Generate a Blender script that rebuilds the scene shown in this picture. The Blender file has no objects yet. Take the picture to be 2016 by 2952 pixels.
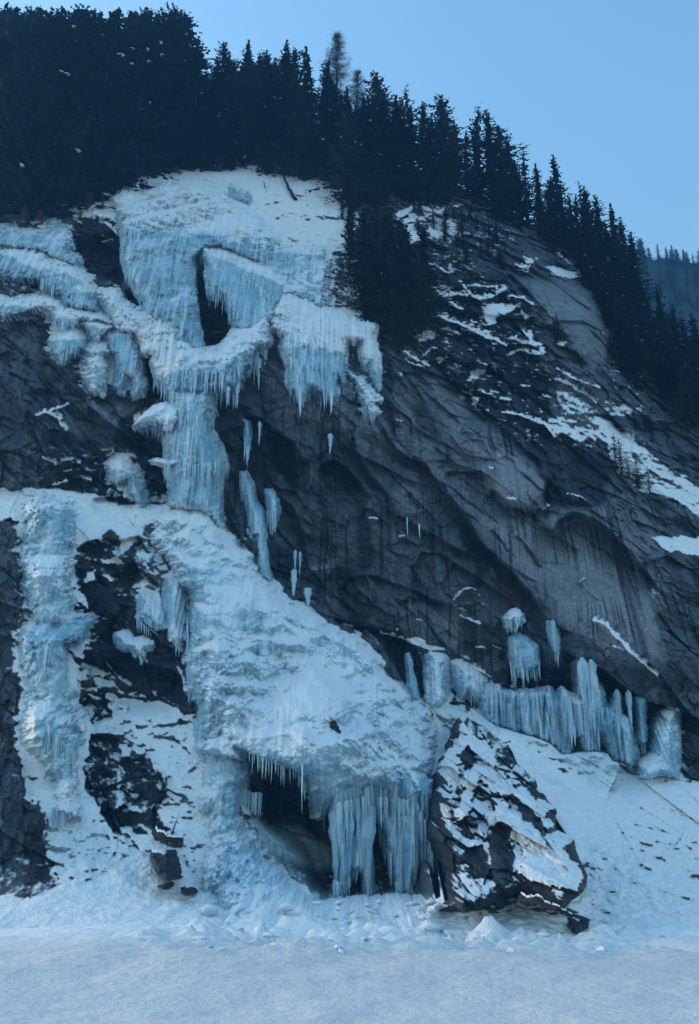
import bpy, math, random
import numpy as np
rng = np.random.RandomState(7); random.seed(7)
sc = bpy.context.scene
C = sc.collection
R_ = math.radians

# ------------------------------------------------------------------ camera
FPX, CX, CY = 2617.0, 1008.0, 1476.0          # focal length and centre in photograph pixels
PITCH = R_(20.0); CAMZ = 6.0
cam = bpy.data.cameras.new('camera'); camo = bpy.data.objects.new('camera', cam); C.objects.link(camo)
cam.sensor_fit = 'VERTICAL'; cam.sensor_height = 36.0; cam.lens = 36.0*FPX/2952.0
cam.clip_start = 0.5; cam.clip_end = 6000
camo.location = (0, 0, CAMZ); camo.rotation_euler = (R_(90)+PITCH, 0, 0)
sc.camera = camo
# ------------------------------------------------------------------ sky and sun (evening shade: the gorge is lit by blue sky)
SUN_EL, SUN_ROT = R_(14), R_(-66)         # low, veiled sun to the left behind the mountain
w = bpy.data.worlds.new('World'); sc.world = w; w.use_nodes = True
nt = w.node_tree; bg = nt.nodes['Background']
sky = nt.nodes.new('ShaderNodeTexSky'); sky.sky_type = 'NISHITA'; sky.sun_disc = False
sky.sun_elevation = SUN_EL; sky.sun_rotation = SUN_ROT; sky.altitude = 1200; sky.air_density = 2.7; sky.dust_density = 7.0; sky.ozone_density = 6.8
nt.links.new(sky.outputs[0], bg.inputs[0]); bg.inputs[1].default_value = 0.15
sun = bpy.data.lights.new('sun', 'SUN'); sun.energy = 0.5; sun.angle = R_(40); sun.color = (1.0, 0.97, 0.95)   # dusk: the gorge lies in shade
suno = bpy.data.objects.new('sun', sun); C.objects.link(suno)
suno.rotation_euler = (R_(90)-SUN_EL, 0, math.pi-SUN_ROT)
sc.view_settings.view_transform = 'Standard'; sc.view_settings.look = 'None'
sc.view_settings.exposure = 1.75; sc.view_settings.gamma = 1.0

HAZE = .0005
# ------------------------------------------------------------------ noise
_p = np.random.RandomState(3).permutation(256).astype(np.int32); PERM = np.concatenate([_p, _p, _p])
_g = np.random.RandomState(4).normal(size=(256, 3)); _g /= np.linalg.norm(_g, axis=1)[:, None]
def perlin(x, y, z=0.0):
    x = np.asarray(x, float); y = np.asarray(y, float); z = np.broadcast_to(np.asarray(z, float), x.shape)
    xi = np.floor(x).astype(np.int64); yi = np.floor(y).astype(np.int64); zi = np.floor(z).astype(np.int64)
    xf = x-xi; yf = y-yi; zf = z-zi
    f = lambda t: t*t*t*(t*(t*6-15)+10)
    u, v, q = f(xf), f(yf), f(zf); xi &= 255; yi &= 255; zi &= 255
    def gr(a, b, c):
        h = PERM[PERM[PERM[(xi+a) & 255]+((yi+b) & 255)]+((zi+c) & 255)] & 255
        g = _g[h]; return g[..., 0]*(xf-a)+g[..., 1]*(yf-b)+g[..., 2]*(zf-c)
    x0 = gr(0,0,0)*(1-u)+gr(1,0,0)*u; x1 = gr(0,1,0)*(1-u)+gr(1,1,0)*u
    x2 = gr(0,0,1)*(1-u)+gr(1,0,1)*u; x3 = gr(0,1,1)*(1-u)+gr(1,1,1)*u
    return 1.5*((x0*(1-v)+x1*v)*(1-q)+(x2*(1-v)+x3*v)*q)
def fbm(x, y, z=0.0, o=4, gain=0.5, mode=0):
    s = 0; a = 1; n = 0
    for i in range(o):
        k = 2.03**i; p = perlin(x*k+i*17.3, y*k+i*9.1, np.asarray(z)*k+i*5.7)
        s = s+a*(np.abs(p)*1.6-.5 if mode else p); n += a; a *= gain
    return s/n
def hash2(i, j, k):
    return PERM[PERM[(i & 255)]+((j+k*57) & 255)]/255.0
def facets(x, y, seed=0, tilt=1.0):
    """broken rock: every cell of a Voronoi tiling is a tilted plane of its own"""
    xi = np.floor(x).astype(np.int64); yi = np.floor(y).astype(np.int64)
    best = np.full(x.shape, 1e9); h = np.zeros(x.shape)
    for a in (-1, 0, 1):
        for b in (-1, 0, 1):
            ci = xi+a; cj = yi+b
            px = ci+hash2(ci, cj, 1+seed); py = cj+hash2(ci, cj, 2+seed)
            d = (x-px)**2+(y-py)**2
            hh = (hash2(ci, cj, 3+seed)-.5)+tilt*((x-px)*(hash2(ci, cj, 4+seed)-.5)*2+(y-py)*(hash2(ci, cj, 5+seed)-.5)*2)
            m = d < best; best = np.where(m, d, best); h = np.where(m, hh, h)
    return h
def ss(a, b, x):
    t = np.clip((x-a)/(b-a), 0, 1); return t*t*(3-2*t)
def lerp(a, b, t): return a+(b-a)*t

# ------------------------------------------------------------------ photograph pixel + distance <-> world
SP, CP = math.sin(PITCH), math.cos(PITCH)
def world(u, v, Y):
    a = (np.asarray(u, float)-CX)/FPX; b = -(np.asarray(v, float)-CY)/FPX
    dy = CP-b*SP; dz = SP+b*CP
    return a*Y/dy, Y+0*a, CAMZ+dz*Y/dy
def zat(v, Y):
    b = -(v-CY)/FPX; return CAMZ+(SP+b*CP)*Y/(CP-b*SP)

# ------------------------------------------------------------------ relief grid
ST = 2.3
us = np.arange(-120, 2140, ST); vs = np.arange(150, 2730, ST)
U, V = np.meshgrid(us, vs)
UC = [-120,118,300,500,700,900,1100,1300,1500,1700,1900,2140]
TAB = [
(150, 196,196,196,196,198,200,205,212,222,234,250,262),
(300, 165,165,165,165,168,170,175,182,192,205,222,235),
(450, 142,142,140,140,140,142,148,155,165,178,198,210),
(540, 126,126,124,124,124,125,130,140,150,162,180,195),
(620, 118,118,116,118,119,119,120,128,138,150,168,182),
(700, 112,112,111,113,115,115,115,118,126,138,158,170),
(800, 108,108,109,108,109,109,110,112,115,123,146,158),
(950, 104,104,106,104,103,102,104,106,108,112,130,142),
(1100,101,101,104,102,100, 98,100,102,105,106,116,126),
(1250,100,100,103,101,100, 97, 98, 99, 99,103,108,114),
(1400, 99, 99,102,101,101, 98, 97, 96, 95, 97,102,106),
(1480, 95, 95, 97, 99,101, 99, 97, 95, 94, 94, 98,102),
(1600, 92, 92, 93, 95, 97, 99, 97, 94, 93, 92, 94, 97),
(1750, 90, 90, 92, 91, 92, 95, 97, 94, 93, 90, 90, 93),
(1900, 87, 87, 91, 88, 88, 90, 93, 96, 93, 90, 87, 90),
(2050, 84, 84, 88, 85, 84, 84, 88, 95, 96, 96, 92, 90),
(2200, 80, 80, 83, 81, 80, 80, 83, 88, 89, 89, 88, 86),
(2350, 76, 76, 78, 77, 80, 85, 84, 80, 80, 80, 80, 80),
(2500, 72, 72, 73, 73, 75, 79, 80, 74, 73, 72, 72, 72),
(2560, 69.5, 69.5, 70.5, 71, 73, 75.5, 76.5, 71.5, 69.5, 68.5, 68.5, 68.5),
(2605, 66, 66, 67, 68, 70, 72, 73, 68, 66, 65, 65, 65),
(2650, 63, 63, 63.5, 64, 65, 66, 66, 64, 63, 63, 63, 63),
(2690, 60.5, 60.5, 60.5, 61, 61.5, 61.5, 61.5, 61, 60.5, 60.5, 60.5, 60.5),
(2730, 60, 60, 60, 60, 60, 60, 60, 60, 60, 60, 60, 60)]
TV = np.array([r[0] for r in TAB], float); TA = np.array([r[1:] for r in TAB], float)
cs = 12.0
cu = np.arange(-120, 2160, cs); cv = np.arange(150, 2750, cs)
_t = np.array([np.interp(cv, TV, TA[:, j]) for j in range(TA.shape[1])])      # (ncol, ncv)
coarse = np.array([np.interp(cu, UC, _t[:, i]) for i in range(len(cv))])
for _ in range(8):
    p_ = np.pad(coarse, 1, mode='edge'); coarse = (p_[1:-1, 1:-1]*2+p_[:-2, 1:-1]+p_[2:, 1:-1]+p_[1:-1, :-2]+p_[1:-1, 2:])/6
def bil(A, a0, b0, st, u, v):
    x = np.clip((u-a0)/st, 0, A.shape[1]-1.001); y = np.clip((v-b0)/st, 0, A.shape[0]-1.001)
    i = x.astype(int); j = y.astype(int); fx = x-i; fy = y-j
    return (A[j, i]*(1-fx)+A[j, i+1]*fx)*(1-fy)+(A[j+1, i]*(1-fx)+A[j+1, i+1]*fx)*fy
D0 = bil(coarse, -120, 150, cs, U, V)
X0, Y0, Z0 = world(U, V, D0)
def D0at(u, v): return bil(coarse, -120, 150, cs, np.asarray(u, float), np.asarray(v, float))

# ragged warps (in pixels) shared by every painted outline
WA1 = fbm(X0*.55, Z0*.55, 3.1, 4); WB1 = fbm(X0*.55+31, Z0*.55, 8.1, 4)
WA2 = fbm(X0*.14, Z0*.14, 13.1, 2)*2; WB2 = fbm(X0*.14+31, Z0*.14, 18.1, 2)*2; HALO = np.zeros(U.shape); FOOT = []
WA3 = fbm(X0*1.7, Z0*1.7, 23.1, 3, .6); WB3 = fbm(X0*1.7+31, Z0*1.7, 28.1, 3, .6)
def saw(t_, tops, h, shelf=.18):
    o = np.zeros(t_.shape)
    for a, b in zip(tops[:-1], tops[1:]):
        t = (t_-a)/(b-a); m = (t >= 0) & (t < 1); o = np.where(m, h*np.where(t < shelf, t/shelf, (1-t)/(1-shelf)), o)
    return o
def sub(pts, pad=40):
    a = np.array(pts, float); u0, v0 = a.min(0)-pad; u1, v1 = a.max(0)+pad
    i0 = int(np.clip((u0-us[0])/ST, 0, len(us)-2)); i1 = int(np.clip((u1-us[0])/ST+2, i0+2, len(us)))
    j0 = int(np.clip((v0-vs[0])/ST, 0, len(vs)-2)); j1 = int(np.clip((v1-vs[0])/ST+2, j0+2, len(vs)))
    return slice(j0, j1), slice(i0, i1)
def polysd(pts, u, v):
    """signed distance in pixels, positive inside"""
    n = len(pts); d = np.full(u.shape, 1e9); ins = np.zeros(u.shape, bool)
    for k in range(n):
        ax, ay = pts[k]; bx, by = pts[(k+1) % n]; ex, ey = bx-ax, by-ay
        L = ex*ex+ey*ey+1e-9; t = np.clip(((u-ax)*ex+(v-ay)*ey)/L, 0, 1)
        d = np.minimum(d, (u-ax-t*ex)**2+(v-ay-t*ey)**2)
        if ay != by:
            c = ((ay > v) != (by > v)) & (u < (bx-ax)*(v-ay)/(by-ay)+ax); ins ^= c
    d = np.sqrt(d); return np.where(ins, d, -d)
def linesd(pts, u, v):
    """distance to a polyline, side sign (positive = left/below of travel), position along 0..1"""
    d = np.full(u.shape, 1e9); sg = np.zeros(u.shape); al = np.zeros(u.shape); n = len(pts)-1
    for k in range(n):
        ax, ay = pts[k]; bx, by = pts[k+1]; ex, ey = bx-ax, by-ay
        L = ex*ex+ey*ey+1e-9; t = np.clip(((u-ax)*ex+(v-ay)*ey)/L, 0, 1)
        dd = np.sqrt((u-ax-t*ex)**2+(v-ay-t*ey)**2); m = dd < d
        d = np.where(m, dd, d); sg = np.where(m, np.sign(ex*(v-ay)-ey*(u-ax)), sg); al = np.where(m, (k+t)/n, al)
    return d, sg, al
def Z(ox, oy, s, *p):                 # coordinates noted in an enlarged crop -> photograph pixels
    return [(ox+x/s, oy+y/s) for x, y in p]
S7 = 2.267
z1 = lambda *p: Z(100, 500, S7, *p)
z2 = lambda *p: Z(700, 500, S7, *p)
z3 = lambda *p: Z(1250, 500, S7, *p)
z4 = lambda *p: Z(100, 1150, S7, *p)
z5 = lambda *p: Z(700, 1150, S7, *p)
z6 = lambda *p: Z(1250, 1150, S7, *p)
z8 = lambda *p: Z(100, 1750, S7, *p)
z9 = lambda *p: Z(700, 1750, S7, *p)
z7 = lambda *p: Z(1250, 1750, S7, *p)
zl = lambda *p: Z(100, 2200, 1.7633, *p)
zr = lambda *p: Z(1000, 2200, 1.6705, *p)

# ------------------------------------------------------------------ object helpers
def tag(o, label=None, cat=None, group=None, kind=None):
    if label: o['label'] = label
    if cat: o['category'] = cat
    if group: o['group'] = group
    if kind: o['kind'] = kind
    return o
def mesh_np(name, verts, faces, mat, parent=None, cols=None, smooth=True, attr=None, link=True):
    if cols is not None and cols.shape[1] == 3: cols = np.concatenate([cols, ss(.45, .75, cols[:, :1])], 1)
    """faces: (n,4) or (n,3) int array"""
    me = bpy.data.meshes.new(name); k = faces.shape[1]
    me.vertices.add(len(verts)); me.vertices.foreach_set('co', np.ascontiguousarray(verts, np.float32).ravel())
    me.loops.add(faces.size); me.loops.foreach_set('vertex_index', np.ascontiguousarray(faces, np.int32).ravel())
    me.polygons.add(len(faces)); me.polygons.foreach_set('loop_start', np.arange(0, faces.size, k, dtype=np.int32))
    me.polygons.foreach_set('use_smooth', np.full(len(faces), smooth, bool))
    me.update(calc_edges=True)
    if cols is not None:
        a = me.color_attributes.new('Col', 'FLOAT_COLOR', 'POINT')
        a.data.foreach_set('color', cols.astype(np.float32).ravel())
    if attr is not None:
        a = me.attributes.new('wet', 'FLOAT', 'POINT'); a.data.foreach_set('value', attr.astype(np.float32).ravel())
    me.materials.append(mat); me.validate()
    if not link: return me
    o = bpy.data.objects.new(name, me); C.objects.link(o)
    if parent: o.parent = parent
    return o
def empty(name, loc):
    o = bpy.data.objects.new(name, None); C.objects.link(o); o.location = loc; return o
def reparent(o, p):
    o.parent = p; o.matrix_parent_inverse = p.matrix_world.inverted()
def place_under(o, p):                # child mesh is written in world coordinates: shift it to the parent's base
    o.parent = p; o.location = -p.location

# ------------------------------------------------------------------ materials
def mat_new(name):
    m = bpy.data.materials.new(name); m.use_nodes = True; return m, m.node_tree, m.node_tree.nodes['Principled BSDF']
def surf_mat(name, bump_scales, wet_rough=(.85, .3), vary=.25, sss=0.0, spec=.3):
    """colour from the mesh (snow, ice, stone as they lie), fine grain and bump from noise"""
    m, t, b = mat_new(name); N = t.nodes.new; L = t.links.new
    ca = N('ShaderNodeVertexColor'); ca.layer_name = 'Col'
    wa = N('ShaderNodeAttribute'); wa.attribute_name = 'wet'
    tc = N('ShaderNodeTexCoord')
    n1 = N('ShaderNodeTexNoise'); n1.inputs['Scale'].default_value = 3.5; n1.inputs['Detail'].default_value = 8; n1.inputs['Roughness'].default_value = .65
    L(tc.outputs['Object'], n1.inputs['Vector'])
    mr = N('ShaderNodeMapRange'); mr.inputs[1].default_value = .3; mr.inputs[2].default_value = .7
    for q_, sg_ in ((3, -1), (4, 1)):
        mm = N('ShaderNodeMath'); mm.operation = 'MULTIPLY_ADD'; L(ca.outputs['Alpha'], mm.inputs[0]); mm.inputs[1].default_value = -sg_*vary*.85; mm.inputs[2].default_value = 1+sg_*vary
        L(mm.outputs[0], mr.inputs[q_])
    L(n1.outputs['Fac'], mr.inputs[0])
    mx = N('ShaderNodeMix'); mx.data_type = 'RGBA'; mx.blend_type = 'MULTIPLY'; mx.inputs[0].default_value = 1
    L(ca.outputs['Color'], mx.inputs[6]); L(mr.outputs[0], mx.inputs[7]); L(mx.outputs[2], b.inputs['Base Color'])
    rr = N('ShaderNodeMapRange'); rr.inputs[3].default_value = wet_rough[0]; rr.inputs[4].default_value = wet_rough[1]
    L(wa.outputs['Fac'], rr.inputs[0]); L(rr.outputs[0], b.inputs['Roughness'])
    b.inputs['Specular IOR Level'].default_value = spec
    prev = None
    bs_ = N('ShaderNodeMath'); bs_.operation = 'MULTIPLY_ADD'; L(ca.outputs['Alpha'], bs_.inputs[0]); bs_.inputs[1].default_value = -.5; bs_.inputs[2].default_value = 1
    for sc_, dist, st_ in bump_scales:
        nn = N('ShaderNodeTexNoise'); nn.inputs['Scale'].default_value = sc_; nn.inputs['Detail'].default_value = 6; nn.inputs['Roughness'].default_value = .6
        L(tc.outputs['Object'], nn.inputs['Vector'])
        bp = N('ShaderNodeBump'); bp.inputs['Distance'].default_value = dist; sm = N('ShaderNodeMath'); sm.operation = 'MULTIPLY'; sm.inputs[1].default_value = st_; L(bs_.outputs[0], sm.inputs[0]); L(sm.outputs[0], bp.inputs['Strength'])
        L(nn.outputs['Fac'], bp.inputs['Height'])
        if prev: L(prev.outputs[0], bp.inputs['Normal'])
        prev = bp
    L(prev.outputs[0], b.inputs['Normal'])
    if sss:
        b.inputs['Subsurface Weight'].default_value = sss; b.inputs['Subsurface Radius'].default_value = (.3, .5, .6); b.inputs['Subsurface Scale'].default_value = .5
    return m
M_ROCK = surf_mat('rock_and_snow', [(1.1, .7, .9), (4, .22, .9), (12, .06, .8)], vary=.38)
M_ICE = surf_mat('ice_and_rime', [(1.6, .22, .7), (5, .10, .8), (14, .04, .8)], wet_rough=(.8, .25), vary=.14, spec=.5)
M_SNOW = surf_mat('snow', [(.6, .6, .8), (2.6, .16, .9), (9, .05, .8)], vary=.18, spec=.2)
def icicle_mat():
    m, t, b = mat_new('clear_blue_ice'); N = t.nodes.new; L = t.links.new
    tc = N('ShaderNodeTexCoord'); mp = N('ShaderNodeMapping'); mp.inputs['Scale'].default_value = (1.6, 1.6, .35)
    geo = N('ShaderNodeNewGeometry'); L(geo.outputs['Position'], mp.inputs[0])
    n = N('ShaderNodeTexNoise'); n.inputs['Scale'].default_value = 1.2; n.inputs['Detail'].default_value = 6; L(mp.outputs[0], n.inputs['Vector'])
    r = N('ShaderNodeValToRGB'); r.color_ramp.elements[0].position = .35; r.color_ramp.elements[1].position = .7
    r.color_ramp.elements[0].color = (.28, .46, .57, 1); r.color_ramp.elements[1].color = (.56, .69, .76, 1)
    L(n.outputs['Fac'], r.inputs[0]); L(r.outputs[0], b.inputs['Base Color'])
    b.inputs['Roughness'].default_value = .3; b.inputs['Specular IOR Level'].default_value = .5
    n2 = N('ShaderNodeTexNoise'); n2.inputs['Scale'].default_value = 5; n2.inputs['Detail'].default_value = 4; L(mp.outputs[0], n2.inputs['Vector'])
    bp = N('ShaderNodeBump'); bp.inputs['Distance'].default_value = .12; bp.inputs['Strength'].default_value = .7
    L(n2.outputs['Fac'], bp.inputs['Height']); L(bp.outputs[0], b.inputs['Normal'])
    return m
M_ICICLE = icicle_mat()
def simple_mat(name, c1, c2, scale, rough=.9, bump=.05):
    m, t, b = mat_new(name); N = t.nodes.new; L = t.links.new
    geo = N('ShaderNodeNewGeometry'); n = N('ShaderNodeTexNoise'); n.inputs['Scale'].default_value = scale; n.inputs['Detail'].default_value = 5
    L(geo.outputs['Position'], n.inputs['Vector'])
    r = N('ShaderNodeValToRGB'); r.color_ramp.elements[0].position = .35; r.color_ramp.elements[1].position = .65
    r.color_ramp.elements[0].color = (*c1, 1); r.color_ramp.elements[1].color = (*c2, 1)
    L(n.outputs['Fac'], r.inputs[0]); L(r.outputs[0], b.inputs['Base Color']); b.inputs['Roughness'].default_value = rough
    b.inputs['Specular IOR Level'].default_value = .15
    bp = N('ShaderNodeBump'); bp.inputs['Distance'].default_value = bump; L(n.outputs['Fac'], bp.inputs['Height']); L(bp.outputs[0], b.inputs['Normal'])
    return m
M_NEEDLE = simple_mat('spruce_needles', (.004, .011, .020), (.012, .026, .040), .8)
M_NEEDLE2 = simple_mat('spruce_needles_pale', (.016, .026, .032), (.034, .050, .056), .8)
M_BARK = simple_mat('bark', (.025, .024, .024), (.05, .047, .045), 4)
M_TWIG = simple_mat('bare_twigs', (.05, .048, .048), (.085, .08, .078), 3)
M_TSNOW = simple_mat('snow_on_branches', (.75, .77, .8), (.85, .86, .87), 3)

SNOW = np.array([.86, .87, .88]); ICE = np.array([.28, .485, .60]); ICE2 = np.array([.53, .69, .78])
PALE = np.array([.27, .295, .325]); MID = np.array([.088, .108, .134]); DARK = np.array([.013, .020, .033]); RUST = np.array([.12, .095, .06])
def mixc(a, b, t): return a*(1-t[..., None])+b*t[..., None]

# ------------------------------------------------------------------ ice bodies
def blur(A, n):
    for _ in range(n):
        p = np.pad(A, 1, mode='edge'); A = (p[1:-1, 1:-1]*2+p[:-2, 1:-1]+p[2:, 1:-1]+p[1:-1, :-2]+p[1:-1, 2:])/6
    return A
ICEMIN = np.full(U.shape, 1e9)         # nearest ice distance for every relief vertex, keeps the rock behind it
def normals(X, Y, Zz):
    du = [np.gradient(a, axis=1) for a in (X, Y, Zz)]; dv = [np.gradient(a, axis=0) for a in (X, Y, Zz)]
    n = np.stack([dv[1]*du[2]-dv[2]*du[1], dv[2]*du[0]-dv[0]*du[2], dv[0]*du[1]-dv[1]*du[0]], -1)
    n /= np.linalg.norm(n, axis=-1)[..., None]+1e-12
    return np.where(n[..., 1:2] > 0, -n, n)
def grid_mesh(name, mask, X, Y, Zz, cols, wet, mat, skirt=0.8, parent=None):
    """quads where all four corners are in the mask, their rim carried back so the body has thickness"""
    h, w_ = mask.shape; idx = np.arange(h*w_).reshape(h, w_)
    q = mask[:-1, :-1] & mask[1:, :-1] & mask[:-1, 1:] & mask[1:, 1:]
    f = np.stack([idx[:-1, :-1][q], idx[1:, :-1][q], idx[1:, 1:][q], idx[:-1, 1:][q]], 1)
    used = np.zeros(h*w_, bool); used[f.ravel()] = True
    P = np.stack([X, Y, Zz], -1).reshape(-1, 3); Cc = cols.reshape(-1, 3); Wt = wet.ravel()
    mp = -np.ones(h*w_, int); mp[used] = np.arange(used.sum()); P = P[used]; Cc = Cc[used]; Wt = Wt[used]; f = mp[f]
    if skirt:
        e = np.concatenate([f[:, [0, 1]], f[:, [1, 2]], f[:, [2, 3]], f[:, [3, 0]]])
        key = np.minimum(e[:, 0], e[:, 1])*10000000+np.maximum(e[:, 0], e[:, 1])
        _, inv, cnt = np.unique(key, return_inverse=True, return_counts=True)
        be = e[cnt[inv] == 1]; bv = np.unique(be); n0 = len(P)
        mb = -np.ones(n0, int); mb[bv] = n0+np.arange(len(bv))
        B = P[bv].copy(); r_ = B-np.array([0, 0, CAMZ]); B = B+np.array([0, skirt, 0]); 
        f = np.concatenate([f, np.stack([be[:, 1], be[:, 0], mb[be[:, 0]], mb[be[:, 1]]], 1)])
        P = np.concatenate([P, B]); Cc = np.concatenate([Cc, Cc[bv]]); Wt = np.concatenate([Wt, Wt[bv]])
    return mesh_np(name, P, f, mat, cols=Cc, attr=Wt)
def col_ice(X, Zz, nrm, snowb, seed=0, streak=1.0, thr=.42):
    """rime and snow sit on what faces up, blue ice shows on the steep columns"""
    n = fbm(X*1.1, Zz*.9, seed+.5, 5, .6); n2 = fbm(X*.22, Zz*.16, seed+4.5, 3)
    s = ss(thr-.26, thr+.26, nrm[..., 2]*.85+.45*n+.62*n2+snowb+.08)
    st = fbm(X*1.3, Zz*.09, seed+9, 3)
    c = mixc(ICE, ICE2, ss(-.35, .4, st*streak+.4*n2)); 
    pt = fbm(X*.12, Zz*.10, seed+20, 2)
    c = c*(1+.10*pt[..., None])
    sc_ = mixc(np.broadcast_to(SNOW*.97, c.shape), np.broadcast_to(np.array([.72, .76, .85]), c.shape), ss(-.1, .4, fbm(X*.5, Zz*.5, seed+61., 3))*.8)
    return mixc(c, sc_, s), 1-s
def sheet(name, label, cat, poly, th=2.0, Rr=14, warp=5, flute=.35, lump=.4, terr=0., tper=3., snowb=0., seed=0, skirt=1.2, halo=.9, halor=30, big=0., hard=1.0, EX=16., rim=0.,
          depth=None, group=None, part='ice_sheet', fine=.12, holes=(), thr=.42, lean=0., tiers=None, foot=None, bulges=None):
    sl = sub(poly, 45); u = U[sl]; v = V[sl]
    uw = u+WA1[sl]*warp*2+WA2[sl]*warp+WA3[sl]*warp*1.6; vw = v+WB1[sl]*warp*2+WB2[sl]*warp+WB3[sl]*warp*1.6
    sd = polysd(poly, uw, vw); th = th(u, v) if callable(th) else th
    HALO[sl] = np.maximum(HALO[sl], halo*ss(-halor, 4, sd))
    for hp in holes: sd = np.minimum(sd, -polysd(hp, uw, vw))
    d = D0[sl] if depth is None else depth(u, v)
    x, y, z = world(u, v, d)
    gv = np.gradient(sd, axis=0)/ST; gu = np.gradient(sd, axis=1)/ST
    hb = hard*ss(.35, .8, -gv/(np.hypot(gu, gv)+1e-6))        # lower, free hanging rims stay full, the others thin out into the rock
    hb = np.maximum(blur(hb, 4), rim)
    prof = np.sqrt(1-(1-np.clip(sd/Rr, 0, 1))**2); q = np.clip((sd+EX)/(EX+Rr*1.3), 0, 1)
    out = lerp((th+1.6)*q**.75-1.6, th*(.25+.75*prof), hb)
    sdm = sd+EX*(1-hb)
    out += flute*(np.abs(perlin(x*.75, z*.07, seed+1.))*1.7+.7*np.abs(perlin(x*1.9, z*.13, seed+2.))*1.5+.42*np.abs(perlin(x*3.6, z*.2, seed+2.7))*1.5)
    Mz = ss(-.22, .22, fbm(x*.09, z*.08, seed+70., 3))        # rough cauliflower zones alternate with smoother ones
    out += lump*(.35+1.0*Mz)*(fbm(x*.42, z*.38, seed+3., 4, .5, 1)*1.8)
    out += fine*(.3+1.2*Mz)*fbm(x*2.2, z*1.8, seed+7., 3, .6, 1)
    if bulges:
        for bu, bv_, ru, rv, ba in bulges: out += ba*np.exp(-((u-bu)/ru)**2-((v-bv_)/rv)**2)
    if big: out += big*ss(0, 30, sd)*(fbm(x*.10, z*.11, seed+33., 3)+.35*fbm(x*.25+z*.08, z*.16, seed+35., 2)); out += big*.12*(1-Mz)*np.abs(perlin(x*1.3, z*.10, seed+37.))*1.6
    if terr:
        for k, (a, b) in enumerate(((1., 1.), (.4, .42))):
            s_ = z/(tper*b)+2.6*fbm(x*.10/b, z*.07/b, seed+5.+k, 4)
            fr = s_-np.floor(s_); out += terr*a*ss(-.25, .35, fbm(x*.15/b, z*.15/b, seed+15.+k, 2))*(fr-ss(.62, 1., fr))
    if tiers: out = out+tiers(u, v)*np.clip(sd/10, 0, 1)
    d2 = d-out+lean
    if foot: FOOT.append((foot, float(np.max(th))))
    ICEMIN[sl] = np.where(sd > min(14, Rr*.9), np.minimum(ICEMIN[sl], d2), ICEMIN[sl])
    X, Y, Zz = world(u, v, d2); nr = normals(X, Y, Zz)
    cols, wet = col_ice(X, Zz, nr, snowb(u, v) if callable(snowb) else snowb, seed, thr=thr)
    o = grid_mesh(part, sdm > 0, X, Y, Zz, cols, wet, M_ICE, skirt)
    cu_, cv_ = np.array(poly).mean(0); bv = max(p[1] for p in poly); bx, by, bz = [float(q) for q in world(cu_, bv, float(D0at(cu_, cv_)))]
    root = empty(name, (bx, by, bz)); place_under(o, root); tag(root, label, cat, group)
    return root

# icicles: a few shared meshes, unit length hanging down from the origin, unit radius
def icicle_mesh(seed, drip=.0):
    r = np.random.RandomState(seed); ns, nr = 9, 14; V_ = []; F = []
    ph = r.rand(4)*6.28
    for i in range(nr+1):
        t = i/nr; rad = (1-t)**(.75+.5*r.rand()*.3)*(1+.14*math.sin(t*17+ph[0])+.1*math.sin(t*31+ph[1]))+.015
        if i == 0: rad *= .25
        ox = .16*math.sin(t*5+ph[2])*t; oy = .16*math.sin(t*4+ph[3])*t
        for k in range(ns):
            a = 6.2832*k/ns; q = rad*(1+.22*math.sin(3*a+ph[0])+.1*math.sin(5*a+ph[1])); V_.append((ox+q*math.cos(a), oy+q*math.sin(a), -t))
    for i in range(nr):
        for k in range(ns):
            F.append((i*ns+k, i*ns+(k+1) % ns, (i+1)*ns+(k+1) % ns, (i+1)*ns+k))
    return mesh_np('icicle', np.array(V_), np.array(F), M_ICICLE, link=False)
IC = [icicle_mesh(s) for s in range(7)]
NIC = {}
def one_icicle(root, u, v, lp, wp, Y, top=True):
    z0 = zat(v, Y); L = z0-zat(v+lp, Y); x = float(world(u, v, Y)[0]); r = wp*.5*Y/FPX/ (CP)
    o = bpy.data.objects.new('icicle', IC[random.randrange(len(IC))]); C.objects.link(o); o.parent = root
    e = L*.06+.15
    o.location = (x-root.location.x, Y-root.location.y, z0+e-root.location.z); o.scale = (r, r, L+e); o.rotation_euler = (0, 0, random.random()*6.28)
    NIC[root.name] = NIC.get(root.name, 0)+1
def surfY(u, v):
    j = int(np.clip((v-vs[0])/ST, 0, len(vs)-1)); i = int(np.clip((u-us[0])/ST, 0, len(us)-1))
    y = ICEMIN[j, i]; return float(y) if y < 1e8 else float(D0[j, i])-1.5
def fringe(root, pts, wd=9, fill=1.0, off=.1, hard=.35, up=6):
    """icicles along a lip: pts = (u, v, length in pixels)"""
    seg = np.array(pts, float); d = np.r_[0, np.cumsum(np.hypot(*np.diff(seg[:, :2], axis=0).T))]
    n = int(d[-1]/wd*2.1*fill)+1; wd = wd*.8
    n = max(1, min(n, 98-NIC.get(root.name, 0)))
    for k in range(n):
        s_ = (k+random.random())/n*d[-1]; u, v, l = [float(np.interp(s_, d, seg[:, q])) for q in range(3)]
        f_ = hard+(1-hard)*random.random()**1.3*1.25
        Y = surfY(u, v-up)+off+random.uniform(-.2, .6)
        one_icicle(root, u, v-up, l*f_+up, wd*random.uniform(.7, 1.5)*(.6+.5*f_), Y)
# ================================================================== the frozen falls
G_ICE = 'frozen waterfalls on the cliff'
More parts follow.
